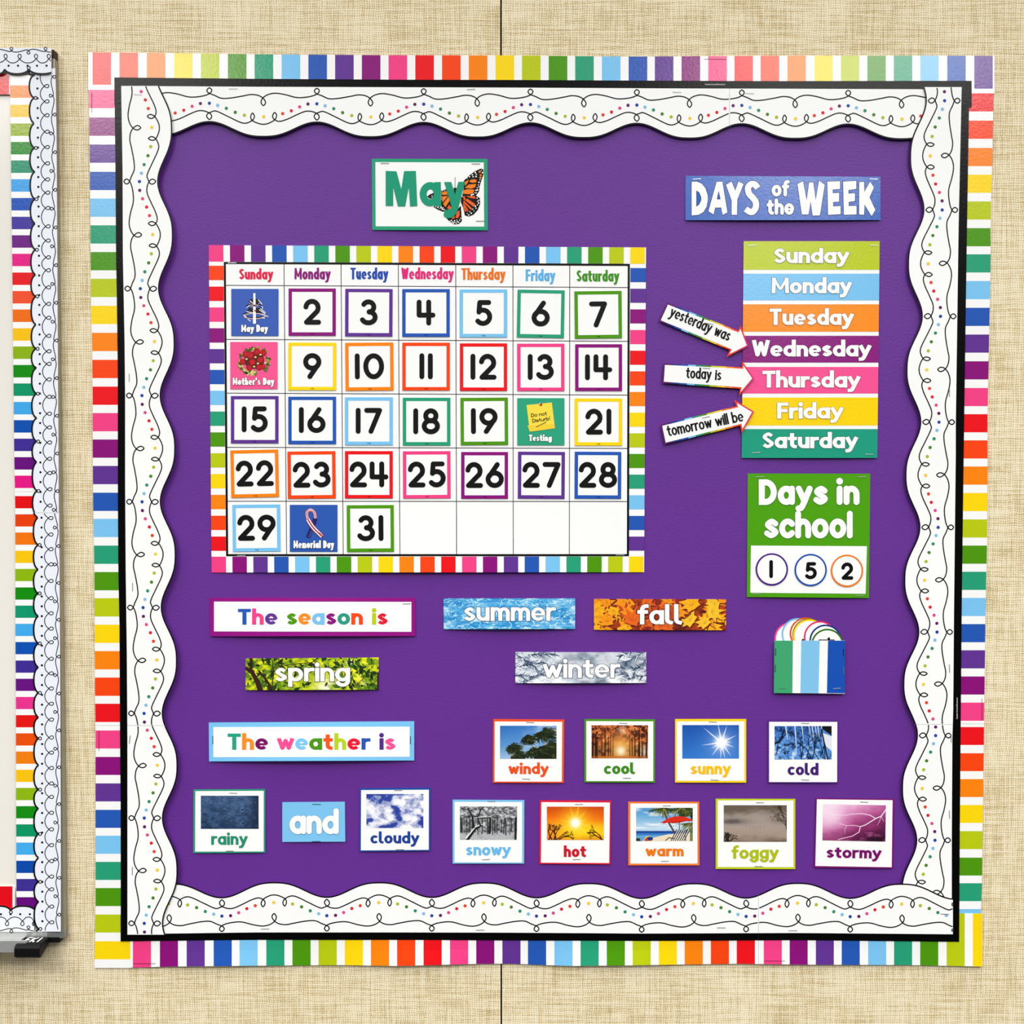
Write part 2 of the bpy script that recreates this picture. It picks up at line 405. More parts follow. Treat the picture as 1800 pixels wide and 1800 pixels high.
# ------------------------------------------------------------------ the wall: two cloth-covered panels with a dark joint
def wall_mat():
    m = bpy.data.materials.new('linen_wallcovering'); m.use_nodes = True
    n = m.node_tree.nodes; L = m.node_tree.links; b = n['Principled BSDF']
    b.inputs['Roughness'].default_value = 0.75; b.inputs['Specular IOR Level'].default_value = 0.08
    t = n.new('ShaderNodeTexCoord')
    def noise(sc3, scale, det=2.0):
        mp = n.new('ShaderNodeMapping'); mp.inputs['Scale'].default_value = sc3
        z = n.new('ShaderNodeTexNoise'); z.inputs['Scale'].default_value = scale; z.inputs['Detail'].default_value = det
        L.new(t.outputs['Object'], mp.inputs['Vector']); L.new(mp.outputs[0], z.inputs['Vector'])
        return z.outputs['Fac']
    def math_(op, a, b_, c=None):
        x = n.new('ShaderNodeMath'); x.operation = op
        for i, q in enumerate((a, b_, c)):
            if q is None: continue
            if isinstance(q, (int, float)): x.inputs[i].default_value = q
            else: L.new(q, x.inputs[i])
        return x.outputs[0]
    sep = n.new('ShaderNodeSeparateXYZ'); L.new(t.outputs['Object'], sep.inputs[0])
    wob1 = noise((1, 1, 6), 14.0); wob2 = noise((6, 1, 1), 14.0)
    TH = 2 * math.pi / 0.0030
    sxx = math_('SINE', math_('MULTIPLY', math_('ADD', sep.outputs['X'], math_('MULTIPLY', wob1, 0.0045)), TH), 0)
    szz = math_('SINE', math_('MULTIPLY', math_('ADD', sep.outputs['Z'], math_('MULTIPLY', wob2, 0.0045)), TH), 0)
    weave = math_('MULTIPLY_ADD', math_('MAXIMUM', sxx, szz), 0.5, 0.5)
    hthr = noise((6, 1, 120), 3.0, 3.0); vthr = noise((120, 1, 6), 3.0, 3.0); blot = noise((1, 1, 1), 16.0, 3.0); fine = noise((1, 1, 1), 420.0, 1.0)
    fac = math_('MULTIPLY', weave, 0.46)
    fac = math_('MULTIPLY_ADD', hthr, 0.85, fac); fac = math_('MULTIPLY_ADD', vthr, 0.75, fac)
    fac = math_('MULTIPLY_ADD', blot, 0.30, fac); fac = math_('MULTIPLY_ADD', fine, 0.35, fac)
    r = n.new('ShaderNodeValToRGB'); L.new(math_('MULTIPLY', fac, 0.62), r.inputs['Fac'])
    e = r.color_ramp.elements
    cl = lambda c: tuple(lin(v) * ALB for v in c) + (1,)
    e[0].position = 0.66; e[0].color = cl((178, 155, 110)); e[1].position = 1.04 if False else 1.0; e[1].color = cl((244, 232, 202))
    x = e.new(0.80); x.color = cl((212, 193, 151)); x = e.new(0.9); x.color = cl((230, 213, 174))
    L.new(r.outputs['Color'], b.inputs['Base Color'])
    bp = n.new('ShaderNodeBump'); bp.inputs['Strength'].default_value = 0.25; bp.inputs['Distance'].default_value = 0.0006
    L.new(fac, bp.inputs['Height']); L.new(bp.outputs['Normal'], b.inputs['Normal'])
    return m
def box_obj(name, x0, x1, y0, y1, z0, z1, m, parent=None):
    V = [(x, y, z) for x in (x0, x1) for y in (y0, y1) for z in (z0, z1)]
    Fc = [(0, 1, 3, 2), (4, 6, 7, 5), (0, 4, 5, 1), (2, 3, 7, 6), (0, 2, 6, 4), (1, 5, 7, 3)]
    c = Vector(((x0 + x1) / 2, (y0 + y1) / 2, (z0 + z1) / 2)) if parent is None else Vector(ORG[parent.name])
    me = bpy.data.meshes.new(name); me.from_pydata([tuple(Vector(v) - c) for v in V], [], Fc); me.materials.append(m); me.update()
    o = bpy.data.objects.new(name, me); COL.objects.link(o)
    if parent is None: o.location = c
    else: o.parent = parent
    ORG[o.name] = tuple(c)
    return o
wm = wall_mat(); xs_ = W(881, 900)[0]
tag(box_obj('wall_left', -2.2, xs_ - 0.0010, 0.0, 0.03, 0.0, 2.7, wm), 'beige linen wall panel left of the dark vertical joint', 'wall', kind='structure')
tag(box_obj('wall_right', xs_ + 0.0010, 2.2, 0.0, 0.03, 0.0, 2.7, wm), 'beige linen wall panel right of the dark vertical joint', 'wall', kind='structure')
tag(box_obj('wall_back', xs_ - 0.02, xs_ + 0.02, 0.031, 0.04, 0.0, 2.7, mat((10, 9, 8), 'matte')), 'dark backing seen in the joint between the wall panels', 'wall', kind='structure')

# ------------------------------------------------------------------ purple backing paper
def purple_mat():
    m = bpy.data.materials.new('purple_paper'); m.use_nodes = True
    n = m.node_tree.nodes; L = m.node_tree.links; b = n['Principled BSDF']
    b.inputs['Roughness'].default_value = 0.46; b.inputs['Specular IOR Level'].default_value = 0.26
    b.inputs['Base Color'].default_value = tuple(lin(v) * ALB for v in (101, 47, 146)) + (1,)
    t = n.new('ShaderNodeTexCoord'); z = n.new('ShaderNodeTexNoise'); z.inputs['Scale'].default_value = 420; z.inputs['Detail'].default_value = 2.5
    bp = n.new('ShaderNodeBump'); bp.inputs['Strength'].default_value = 0.35; bp.inputs['Distance'].default_value = 0.0008
    L.new(t.outputs['Object'], z.inputs['Vector']); L.new(z.outputs['Fac'], bp.inputs['Height']); L.new(bp.outputs['Normal'], b.inputs['Normal'])
    return m
p = Part(lambda x, y: 0.0007 - 0.0002 * math.exp(-((x - 881) / 2.0) ** 2))
p.mats.append(purple_mat()); pm_ = purple_mat
_m = p.m
p.m = lambda rgb, kind='paper': 0
xsn = [222] + list(range(250, 876, 45)) + [877, 879, 881, 883, 885] + list(range(900, 1670, 45)) + [1672]
p.sheet([[(x, y) for x in xsn] for y in (165, 500, 900, 1300, 1630)], WHITE, 0.0, 0.0005)
tag(p.build('backing_paper'), 'purple backing paper covering the inside of the bulletin board', 'paper')

# ------------------------------------------------------------------ rainbow striped border strips (under everything)
def stripes(starts, wid, first, rev):
    k = SEQ.index(first); out = []
    for i, s0 in enumerate(starts): out.append((s0, s0 + wid, SEQ[(k + (-i if rev else i)) % 12]))
    return out
def striped_strip(name, a, b, outer, inward, bands, dep, horiz, width, label, group, extra=()):
    """a..b along the strip; outer(s) = outer edge; inward = +1/-1; bands = coloured stripes on white"""
    cuts = {a, b}
    for s0, s1, c in bands:
        for q in (s0, s1):
            if a < q < b: cuts.add(q)
    cuts = sorted(cuts); fine = []; cols = []
    for q0, q1 in zip(cuts, cuts[1:]):
        mid = (q0 + q1) / 2; c = WHITE
        for s0, s1, cc in bands:
            if s0 <= mid <= s1: c = cc
        n = max(1, int((q1 - q0) / 12))
        for i in range(n): fine.append(q0 + (q1 - q0) * i / n); cols.append(c)
    fine.append(b)
    rows = []
    for t in (0, width * .3, width * .65, width):
        rows.append([((s, outer(s) + inward * t) if horiz else (outer(s) + inward * t, s)) for s in fine])
    p = Part(dep); p.sheet(rows, cols, 0, 0.0004, 'gloss')
    for (x0, y0, x1, y1) in extra: p.ribbon([(x0, y0), (x1, y1)], 0.9, (60, 20, 40), 0.00006)
    return tag(p.build(name), label, 'border', group)
def wavy(d0, amp, per, ph, horiz):
    return lambda x, y: d0 + amp * (0.5 + 0.5 * math.sin((x if horiz else y) * 2 * math.pi / per + ph))

def flare(d0, amp, per, ph): return lambda x, y: d0 + amp * (0.5 + 0.5 * math.sin(x * 2 * math.pi / per + ph)) * min(max((y - 1656) / 40., 0), 1)

TOPO = interp([(150, 92), (300, 93.5), (450, 95.5), (700, 97), (900, 97.5), (1100, 99.5), (1282, 98.5), (1350, 98), (1750, 98)])
LEFTO = interp([(90, 155), (200, 157), (300, 158), (400, 159), (540, 160), (600, 162), (700, 163), (800, 163), (900, 164), (1000, 166), (1200, 167), (1300, 168), (1600, 168), (1702, 166)])
RIGHTO = interp([(150, 1746), (200, 1746), (300, 1743.5), (400, 1741), (450, 1741.5), (620, 1738), (750, 1735.5), (800, 1736), (950, 1735), (1060, 1732.5), (1250, 1730), (1400, 1728), (1480, 1727), (1560, 1726), (1610, 1724)])
BOTO = interp([(225, 1701), (300, 1699), (450, 1697.5), (600, 1696.5), (700, 1698), (850, 1694), (900, 1694), (1000, 1698), (1100, 1697), (1300, 1694), (1400, 1695.5), (1600, 1696.5), (1730, 1699)])
GS = 'rainbow striped border strips around the purple board'
ts = [162.7, 210, 258, 306, 353, 400.5, 447.5, 495, 542, 589, 636, 683, 730, 777, 824, 871, 917.5, 964.5, 1011, 1058, 1105, 1151, 1198, 1245]
striped_strip('striped_border', 155, 1282, TOPO, 1, stripes(ts, 32.8, RED, False), wavy(0.0012, 0.0006, 420, 1, True), True, 66, 'long rainbow striped border strip along the top edge, above the calendar', GS, [(1238, 104, 1277, 104.5)])
striped_strip('striped_border', 1282.3, 1748, TOPO, 1, stripes([1291, 1337, 1384, 1431.5, 1478, 1524.5, 1571, 1617.5, 1665, 1712.5], 32.6, RED, False), wavy(0.0013, 0.0006, 420, 1, True), True, 66, 'short rainbow striped border strip along the top edge, ending at the top right corner', GS)
ls = [158, 206.5, 254, 302, 349, 396, 443, 490, 537.5, 585, 632.5, 679.5, 726, 772.5, 819, 866, 912, 959, 1005.5, 1051.5, 1098, 1144.5, 1191, 1237]
striped_strip('striped_border', 149, 1275, LEFTO, 1, stripes(ls, 32.2, PINK, True), wavy(0.0019, 0.0006, 380, 2, False), False, 76, 'long rainbow striped border strip down the left side, upper piece', GS, [(161.5, 162, 161.5, 198)])
striped_strip('striped_border', 1275.4, 1701.5, LEFTO, 1, stripes([1284, 1330.5, 1377, 1423.5, 1469, 1515, 1561, 1607.5, 1654.5], 31.8, PINK, True), wavy(0.0020, 0.0006, 380, 2, False), False, 64, 'short rainbow striped border strip down the left side, below the seam', GS, [(174, 1284, 174, 1320)])
rs = [164, 212, 260, 307, 354, 401, 447, 494, 541, 588, 635, 682, 728, 774, 820, 866.5, 913, 959, 1005, 1051, 1097, 1143, 1189, 1235]
striped_strip('striped_border', 156, 1272, RIGHTO, -1, stripes(rs, 32, RED, False), wavy(0.0019, 0.0006, 400, 0, False), False, 76, 'long rainbow striped border strip down the right side, upper piece', GS, [(1726, 1228, 1726, 1266)])
striped_strip('striped_border', 1272.4, 1612, RIGHTO, -1, stripes([1278, 1324, 1369.5, 1415, 1461, 1507.5, 1552.5, 1598], 31.6, RED, False), wavy(0.0020, 0.0006, 400, 0, False), False, 76, 'short rainbow striped border strip down the right side, below the seam', GS)
bs = [233.5, 281, 328, 375.5, 421, 468, 514, 560, 606, 652, 698, 744.5, 791, 837, 883, 928, 974.5, 1020.5, 1066.5, 1112, 1158, 1203.5, 1249.5, 1295]
striped_strip('striped_border', 229, 1333, BOTO, -1, stripes(bs, 32, PINK, True), flare(0.0026, 0.0036, 345, 0.75), True, 88, 'long rainbow striped border strip along the bottom edge, left piece', GS, [(234, 1694, 273, 1694)])
striped_strip('striped_border', 1333.4, 1727, BOTO, -1, stripes([1342.5, 1388, 1434, 1479.5, 1526, 1571.5, 1617.5, 1664, 1710], 31.8, PINK, True), flare(0.0027, 0.0016, 345, 0.75), True, 93, 'short rainbow striped border strip along the bottom edge, ending at the bottom right corner', GS, [(1344, 1689.5, 1380, 1689.5)])

# ------------------------------------------------------------------ straight black border strips
def black_strip(a, b, outer, inward, dep, horiz, label, txt=None, width=46):
    n = max(2, int((b - a) / 25)); ss = [a + (b - a) * i / n for i in range(n + 1)]
    rows = [[((s, outer(s) + inward * t) if horiz else (outer(s) + inward * t, s)) for s in ss] for t in (0, width * .5, width)]
    p = Part(dep); p.sheet(rows, BLACK, 0, 0.0004, 'dark')
    if txt:
        tx, x0, y0, ln, rot = txt
        p.text(tx, x0, x0 + ln, y0, 2.6, 1.9, 0.5, (215, 215, 215), 0.00006, sp=0.25, rot=rot)
    return tag(p.build('black_border'), label, 'border', 'plain black border strips around the purple board')
BT = interp([(201, 136), (450, 138.5), (700, 140), (900, 140.5), (1100, 141.5), (1350, 142.5), (1708, 142)])
BL = interp([(136, 201), (300, 203), (450, 204), (530, 205.5), (650, 207), (880, 207.2), (1000, 208), (1100, 210), (1300, 211), (1400, 212), (1660, 212.4)])
BR = interp([(150, 1704), (450, 1699), (800, 1694), (1070, 1690.5), (1300, 1688.5), (1480, 1687), (1660, 1686)])
BB = interp([(212, 1654.6), (450, 1652), (700, 1652), (900, 1653), (1130, 1654), (1400, 1652.5), (1690, 1655.5)])
fl = lambda d: (lambda x, y: d)
black_strip(155, 1275, BL, 1, fl(0.0030), False, 'long plain black border strip inside the left striped border, upper piece')
black_strip(1275.4, 1654, BL, 1, fl(0.0030), False, 'short plain black border strip inside the left striped border, below the seam')
black_strip(150, 1272, BR, -1, fl(0.0030), False, 'long plain black border strip inside the right striped border, upper piece', ('Teacher Created Resources', 1683.5, 1264, 38, -90))
black_strip(1272.4, 1655, BR, -1, fl(0.0030), False, 'short plain black border strip inside the right striped border, below the seam')
black_strip(201, 1282, BT, 1, fl(0.0034), True, 'long plain black border strip inside the top striped border, above the calendar', ('Teacher Created Resources', 1239, 149.5, 36, 0))
black_strip(1282.4, 1708, BT, 1, fl(0.0034), True, 'short plain black border strip inside the top striped border, right piece')
black_strip(212, 1333, BB, -1, fl(0.0036), True, 'long plain black border strip inside the bottom striped border, left piece')
black_strip(1333.4, 1686, BB, -1, fl(0.0036), True, 'short plain black border strip inside the bottom striped border, right piece')

# ------------------------------------------------------------------ white scalloped border strips with scrollwork and dots
INNER = [(-12, 43.2), (-4, 44.5), (3, 48), (4.5, 53), (0, 58), (-4, 53.5), (-2, 48.2), (5, 44.3), (13, 42.5), (22, 43.5), (36, 49.5), (52, 57), (65, 60.6), (74, 57.5), (77, 51), (73.3, 45.2), (70, 50.7), (73.7, 58.2), (85, 64.5), (95, 65.8), (105, 63.2), (113.2, 58.5), (115, 52), (112, 46.4), (108.7, 51.5), (111.4, 58.2), (120, 63.2), (128, 64), (138, 60.6), (156, 51.8)]
OUTER = [(-9, 15.5), (1.5, 11.2), (4.2, 6.4), (0, 2.4), (-4.2, 6.4), (-1, 11.8), (9, 16.2), (25, 18.7), (38, 18.2), (55, 13.7), (72, 11.2), (85, 13.7), (94.3, 20), (97, 27.5), (93, 33), (89.3, 27.5), (93.7, 20), (102.5, 15), (115, 13.7), (128, 16.2), (150, 20), (166, 20.5)]
DOTS = [(0, 29.5, (30, 70, 165)), (15.5, 30, (105, 20, 100)), (30, 35, (226, 72, 140)), (44.5, 42, (222, 28, 48)), (59.5, 47, (232, 66, 42)), (92.5, 52.5, (246, 208, 50)), (126, 50, (176, 190, 36)), (142, 45, (70, 132, 34)), (157.5, 38, (40, 142, 112)), (172.5, 33, (128, 192, 232))]
PER = 187.0
def scallop_strip(a, b, valleys, outer, sdir, horiz, tdir, dep, label, clip_hi=None, name='scalloped_border', stap=()):
    """valleys: sorted positions of the narrow spots along the axis; sdir: sign of pattern direction along the axis"""
    vv = list(valleys); per0 = vv[1] - vv[0]; per1 = vv[-1] - vv[-2]; vv = [vv[0] - 2 * per0, vv[0] - per0] + vv + [vv[-1] + per1, vv[-1] + 2 * per1]
    def tr(s): return s  # axis coordinate
    def phase(s):
        for q0, q1 in zip(vv, vv[1:]):
            if s <= q1: return (s - q0) / (q1 - q0)
        return 0.0
    def edge(s):
        g = (0.5 + 0.5 * math.cos(2 * math.pi * phase(s))) ** 1.35
        return 88.5 - 25.5 * g
    def pt(s, t): return (s, outer(s) + tdir * t) if horiz else (outer(s) + tdir * t, s)
    n = int((b - a) / 4); ss = [a + (b - a) * i / n for i in range(n + 1)]
    rows = [[pt(s, edge(s) * k) for s in ss] for k in (0, .35, .7, 1)]
    p = Part(dep); p.sheet(rows, WHITE, 0, 0.0004)
    p.ribbon([pt(s, edge(s) - 1.2) for s in ss], 2.5, INK, 0.00008)
    for prof, cap_ in ((INNER, 0), (OUTER, 0)):
        pts = []
        order = list(zip(vv, vv[1:]))
        if sdir > 0:
            for q0, q1 in order:
                pts += [(q0 + s / PER * (q1 - q0), t) for s, t in prof]
        else:
            for q0, q1 in reversed(order):
                pts += [(q1 - s / PER * (q1 - q0), t) for s, t in prof]
        cur = catmull(pts, 8); seg = []
        for s, t in cur + [(1e9, 0)]:
            if a + 0.2 < s < b - 0.2 and t < edge(s) - 2: seg.append(pt(s, t))
            else:
                if len(seg) > 2: p.ribbon(seg, 2.1, INK, 0.00008)
                seg = []
    for q0, q1 in zip(vv, vv[1:]):
        for s, t, c in DOTS:
            q = q0 + s / PER * (q1 - q0) if sdir > 0 else q1 - s / PER * (q1 - q0)
            if a + 3 < q < b - 3:
                x, y = pt(q, t); p.disc(x, y, 2.9, c, 0.00008)
    o = tag(p.build(name), label, 'border', 'white scalloped border strips with scrolls and dots')
    for x, y, an in stap: staple(o, dep, x, y, an, 15, (150, 150, 152), off=0.0005)
    return o
WT = interp([(205, 151), (450, 152.5), (900, 154), (1200, 155.5), (1400, 156), (1650, 157)])
WL = interp([(150, 213), (300, 215.5), (450, 216), (600, 219), (700, 220), (850, 220), (1000, 221), (1150, 223), (1300, 224), (1645, 224)])
WR = interp([(150, 1690.5), (400, 1685), (750, 1680), (800, 1680), (1070, 1677), (1250, 1675.5), (1300, 1674), (1480, 1673), (1620, 1673)])
WB = interp([(224, 1642), (450, 1639), (700, 1639), (900, 1639.5), (1130, 1641), (1400, 1640), (1680, 1642.3)])
vt = [368, 557, 744.8, 932.5, 1119.5, 1304, 1491, 1678]
vl = [319, 507.3, 695.3, 882, 1068, 1254, 1438, 1623]
vr = [177, 369, 556, 742, 927, 1111, 1293, 1477, 1660]
vb = [390, 574.5, 759, 943, 1128, 1311.5, 1494.5]
def edge_lift(base, amp, per, ph, horiz): return lambda x, y: base + amp * (0.5 + 0.5 * math.sin((x if horiz else y) * 2 * math.pi / per + ph))
dT = edge_lift(0.0040, 0.0012, 520, 2.4, True); dR = edge_lift(0.0056, 0.0010, 560, 0.5, False); dB = edge_lift(0.0070, 0.0006, 480, 0, True); dL = edge_lift(0.0080, 0.0008, 600, 3, False)
scallop_strip(214, 1282, vt, WT, -1, True, 1, dT, 'white scalloped border strip with looping scrolls along the top, long left piece', stap=((410, 156, 0), (828, 157, -3), (1190, 162, 2)))
scallop_strip(1282.4, 1652, vt, WT, -1, True, 1, dT, 'white scalloped border strip with looping scrolls along the top, short right piece', stap=((1318, 164, 2),))
scallop_strip(153, 1273, vr, WR, -1, False, -1, dR, 'white scalloped border strip with looping scrolls down the right side, long upper piece', stap=((1669, 690, 90), (1669, 1175, 88)))
scallop_strip(1273.4, 1610, vr, WR, -1, False, -1, dR, 'white scalloped border strip with looping scrolls down the right side, short lower piece', stap=((1669, 1432, 88), (1672, 1298, 88)))
scallop_strip(236, 1333, vb, WB, 1, True, -1, dB, 'white scalloped border strip with looping scrolls along the bottom, long left piece', stap=((466, 1633, 0), (844, 1635, 0), (1268, 1631, 0)))
scallop_strip(1333.4, 1675, vb, WB, 1, True, -1, dB, 'white scalloped border strip with looping scrolls along the bottom, short right piece', stap=((1394, 1636, 0), (1661, 1607, 3)))
scallop_strip(151, 1275, vl, WL, 1, False, 1, dL, 'white scalloped border strip with looping scrolls down the left side, long upper piece', stap=((227, 664, 90), (233, 1032, 90), (242, 166, 2)))
scallop_strip(1275.4, 1643, vl, WL, 1, False, 1, dL, 'white scalloped border strip with looping scrolls down the left side, short lower piece', stap=((228, 1300, 97), (232.5, 1531, 90)))

# ------------------------------------------------------------------ small raster painter for the printed photographs
class Ras:
    def __init__(s, w, h, cell=0.55, seed=1):
        s.nx, s.ny = int(w / cell), int(h / cell); s.rng = np.random.RandomState(seed)
        s.U, s.Vv = np.meshgrid((np.arange(s.nx) + .5) / s.nx, (np.arange(s.ny) + .5) / s.ny)
        s.asp = w / h; s.a = np.zeros((s.ny, s.nx, 3)) + 128.0
    def noise(s, fx, fy, oc=3, seed=0):
        out = np.zeros_like(s.U); amp = 1.0; tot = 0
        for o in range(oc):
            rs_ = np.random.RandomState(seed * 17 + o * 5 + 3); gx, gy = int(fx) + 2, int(fy) + 2
            g = rs_.rand(gy + 1, gx + 1); x = s.U * fx; y = s.Vv * fy
            xi = np.minimum(x.astype(int), gx - 1); yi = np.minimum(y.astype(int), gy - 1); xf = x - xi; yf = y - yi
            xf = xf * xf * (3 - 2 * xf); yf = yf * yf * (3 - 2 * yf)
            v = (g[yi, xi] * (1 - xf) + g[yi, xi + 1] * xf) * (1 - yf) + (g[yi + 1, xi] * (1 - xf) + g[yi + 1, xi + 1] * xf) * yf
            out += v * amp; tot += amp; amp *= 0.55; fx *= 2; fy *= 2
        return out / tot
    def mix(s, m, c):
        m = np.clip(m, 0, 1)[..., None]; s.a = s.a * (1 - m) + np.asarray(c, float) * m
    def ramp(s, f, stops):
        ps = [p for p, c in stops]
        s.a = np.stack([np.interp(f, ps, [c[k] for p, c in stops]) for k in range(3)], -1)
    def poly(s, pts, c, al=1.0):
        inside = np.zeros(s.U.shape, bool); n = len(pts)
        for i in range(n):
            (x0, y0), (x1, y1) = pts[i], pts[(i + 1) % n]
            if y0 == y1: continue
            cond = ((y0 > s.Vv) != (y1 > s.Vv)) & (s.U < (x1 - x0) * (s.Vv - y0) / (y1 - y0) + x0)
            inside ^= cond
        s.mix(inside * al, c)
    def seg(s, p, q, r, c, r2=None, al=1.0):
        r2 = r if r2 is None else r2
        px, py = (s.U - p[0]) * s.asp, s.Vv - p[1]; dx, dy = (q[0] - p[0]) * s.asp, q[1] - p[1]; l2 = dx * dx + dy * dy + 1e-9
        t = np.clip((px * dx + py * dy) / l2, 0, 1); d = np.hypot(px - t * dx, py - t * dy); rr = r + (r2 - r) * t
        s.mix(np.clip((rr - d) * s.ny / 1.0 + .5, 0, 1) * al, c)
    def line(s, pts, r, c, r2=None, al=1.0):
        n = len(pts) - 1; r2 = r if r2 is None else r2
        for i in range(n): s.seg(pts[i], pts[i + 1], r + (r2 - r) * i / n, c, r + (r2 - r) * (i + 1) / n, al)
    def dot(s, x, y, rx, ry, c, al=1.0):
        d = np.hypot((s.U - x) * s.asp / rx, (s.Vv - y) / ry); s.mix((d < 1) * al, c)
    def glow(s, x, y, r, c, k=2.0, al=1.0):
        d = np.hypot((s.U - x) * s.asp, s.Vv - y) / r; s.mix(np.exp(-(d ** k)) * al, c)
    def tree(s, x, y, ang, ln, r, c, depth, rng):
        x2, y2 = x + math.cos(ang) * ln / s.asp, y + math.sin(ang) * ln
        s.seg((x, y), (x2, y2), r, c, r * .7)
        if depth:
            for _ in range(2 if depth > 1 else 3): s.tree(x2, y2, ang + rng.uniform(-.75, .75), ln * rng.uniform(.6, .85), r * .65, c, depth - 1, rng)

def pic_windy(w, h):
    R = Ras(w, h); g = R.rng
    R.ramp(R.Vv * .8 + .25 * R.U, [(0, (44, 110, 190)), (.5, (92, 150, 212)), (1, (196, 216, 232))])
    R.mix((R.noise(5, 4, 3, 2) - .4) * 3 * np.clip((R.U - .35) * 2, 0, 1), (235, 240, 244))
    for tx, ty, bx in ((.2, .72, .2), (.4, .55, .38), (.64, .62, .64), (.78, .5, .76)): R.line([(tx, ty), (bx, 1.0)], .022, (150, 140, 110))
    for cx, cy, sz in ((.2, .66, .2), (.47, .4, .2), (.56, .78, .25), (.76, .24, .36), (.85, .62, .4), (.3, .88, .22), (.95, .85, .3), (.7, .85, .25)):
        for i in range(150):
            a = g.uniform(-1.5, 2.9); l = sz * g.uniform(.35, 1.0); x = cx + g.normal(0, .02); y = cy + g.normal(0, .03)
            c = [(16, 26, 10), (34, 46, 20), (56, 66, 30), (92, 92, 48), (128, 124, 74)][min(4, int(abs(g.normal(0, 1.5))))]
            R.line([(x, y), (x + math.cos(a) * l * .5, y + math.sin(a) * l * .55), (x + math.cos(a) * l * .8 + .04, y + math.sin(a) * l * .7 + .05)], .016, c, .006)
    return R.a
def pic_cool(w, h):
    R = Ras(w, h, seed=4); g = R.rng
    R.ramp(R.Vv, [(0, (70, 30, 16)), (.45, (150, 78, 34)), (.8, (150, 96, 52)), (1, (190, 110, 40))])
    n = R.noise(14, 9, 3, 5)
    R.mix((n - .42) * 5 * (R.Vv < .62), (186, 84, 34)); R.mix((n - .58) * 6 * (R.Vv < .6), (232, 150, 90)); R.mix((.4 - n) * 6, (66, 22, 12))
    R.glow(.52, .66, .38, (240, 176, 80), 2, .9); R.glow(.52, .78, .14, (255, 244, 214), 2, 1); R.glow(.55, .14, .12, (250, 228, 205), 2, .8); R.glow(.97, .8, .2, (250, 236, 215), 2, .8)
    for x, r in ((.02, .03), (.085, .05), (.18, .014), (.24, .02), (.3, .014), (.34, .012), (.38, .01), (.68, .012), (.72, .014), (.77, .02), (.84, .035), (.9, .02), (.97, .03)):
        R.line([(x, 1 if r > .02 else .93), (x + g.uniform(-.01, .01), .1)], r, (44, 22, 12), r * .5)
    for i in range(26):
        x = g.choice([.085, .24, .77, .84, .97]); y = g.uniform(.15, .5); a = g.uniform(-2.8, -.4)
        R.line([(x, y), (x + .12 * math.cos(a), y + .16 * math.sin(a))], .01, (56, 24, 12), .003)
    n2 = R.noise(30, 18, 2, 8); R.mix((n2 - .6) * 6 * (R.Vv < .5), (222, 120, 60)); R.mix((R.Vv > .93) * .6, (196, 100, 30))
    return R.a
def pic_sunny(w, h):
    R = Ras(w, h, seed=5)
    R.ramp(R.Vv, [(0, (22, 82, 172)), (1, (48, 122, 208))])
    x, y = .69, .52; d = np.hypot((R.U - x) * R.asp, R.Vv - y); th = np.arctan2(R.Vv - y, (R.U - x) * R.asp)
    R.mix(np.exp(-(d / .34) ** 1.3) * .8, (190, 200, 240))
    for a, l in ((-2.45, .7), (-1.75, .62), (-1.25, .55), (-.45, .5), (.35, .42), (.95, .5), (1.35, .5), (1.62, .5), (2.2, .5), (3.0, .6), (-.05, .3), (2.6, .35)):
        R.line([(x, y), (x + math.cos(a) * l / R.asp, y + math.sin(a) * l)], .035, (240, 242, 255), .001, .85)
    R.mix(np.exp(-(d / .19) ** 2.6) * 1.2, (255, 255, 252))
    return R.a
def pic_cold(w, h):
    R = Ras(w, h, seed=6); g = R.rng
    R.ramp(R.noise(6, 4, 3, 3) * .5 + R.Vv * .4, [(0, (34, 84, 170)), (.5, (74, 138, 214)), (.9, (150, 190, 230))])
    n = R.noise(22, 14, 3, 9); R.mix((n - .55) * 5 * R.Vv, (205, 222, 240)); R.mix((.42 - n) * 5, (16, 34, 70))
    for i in range(9):
        R.tree(g.uniform(0, .9), g.uniform(.8, 1.1), -1.57 + g.uniform(-.6, .6), .3, .016, (14, 22, 44), 4, random.Random(i))
    R.tree(-.02, .55, -.5, .25, .03, (12, 18, 36), 4, random.Random(31))
    R.poly([(.76, 0), (1, 0), (1, .28)], (8, 10, 14)); R.poly([(.83, .2), (1, .3), (1, .75), (.9, .6)], (226, 232, 240))
    for x, l, r in ((.2, .45, .035), (.36, .9, .028), (.48, .5, .02), (.6, .3, .016), (.66, .45, .02), (.71, .3, .016), (.76, .5, .018), (.82, .6, .018)):
        R.line([(x, 0), (x + .03, l)], r, (214, 226, 242), .004, .9); R.line([(x + .012, 0), (x + .04, l * .9)], r * .3, (60, 90, 150), .002)
    R.line([(.82, .1), (.93, 1)], .02, (10, 14, 24)); R.line([(.76, .25), (.87, 1)], .01, (14, 20, 40))
    return R.a
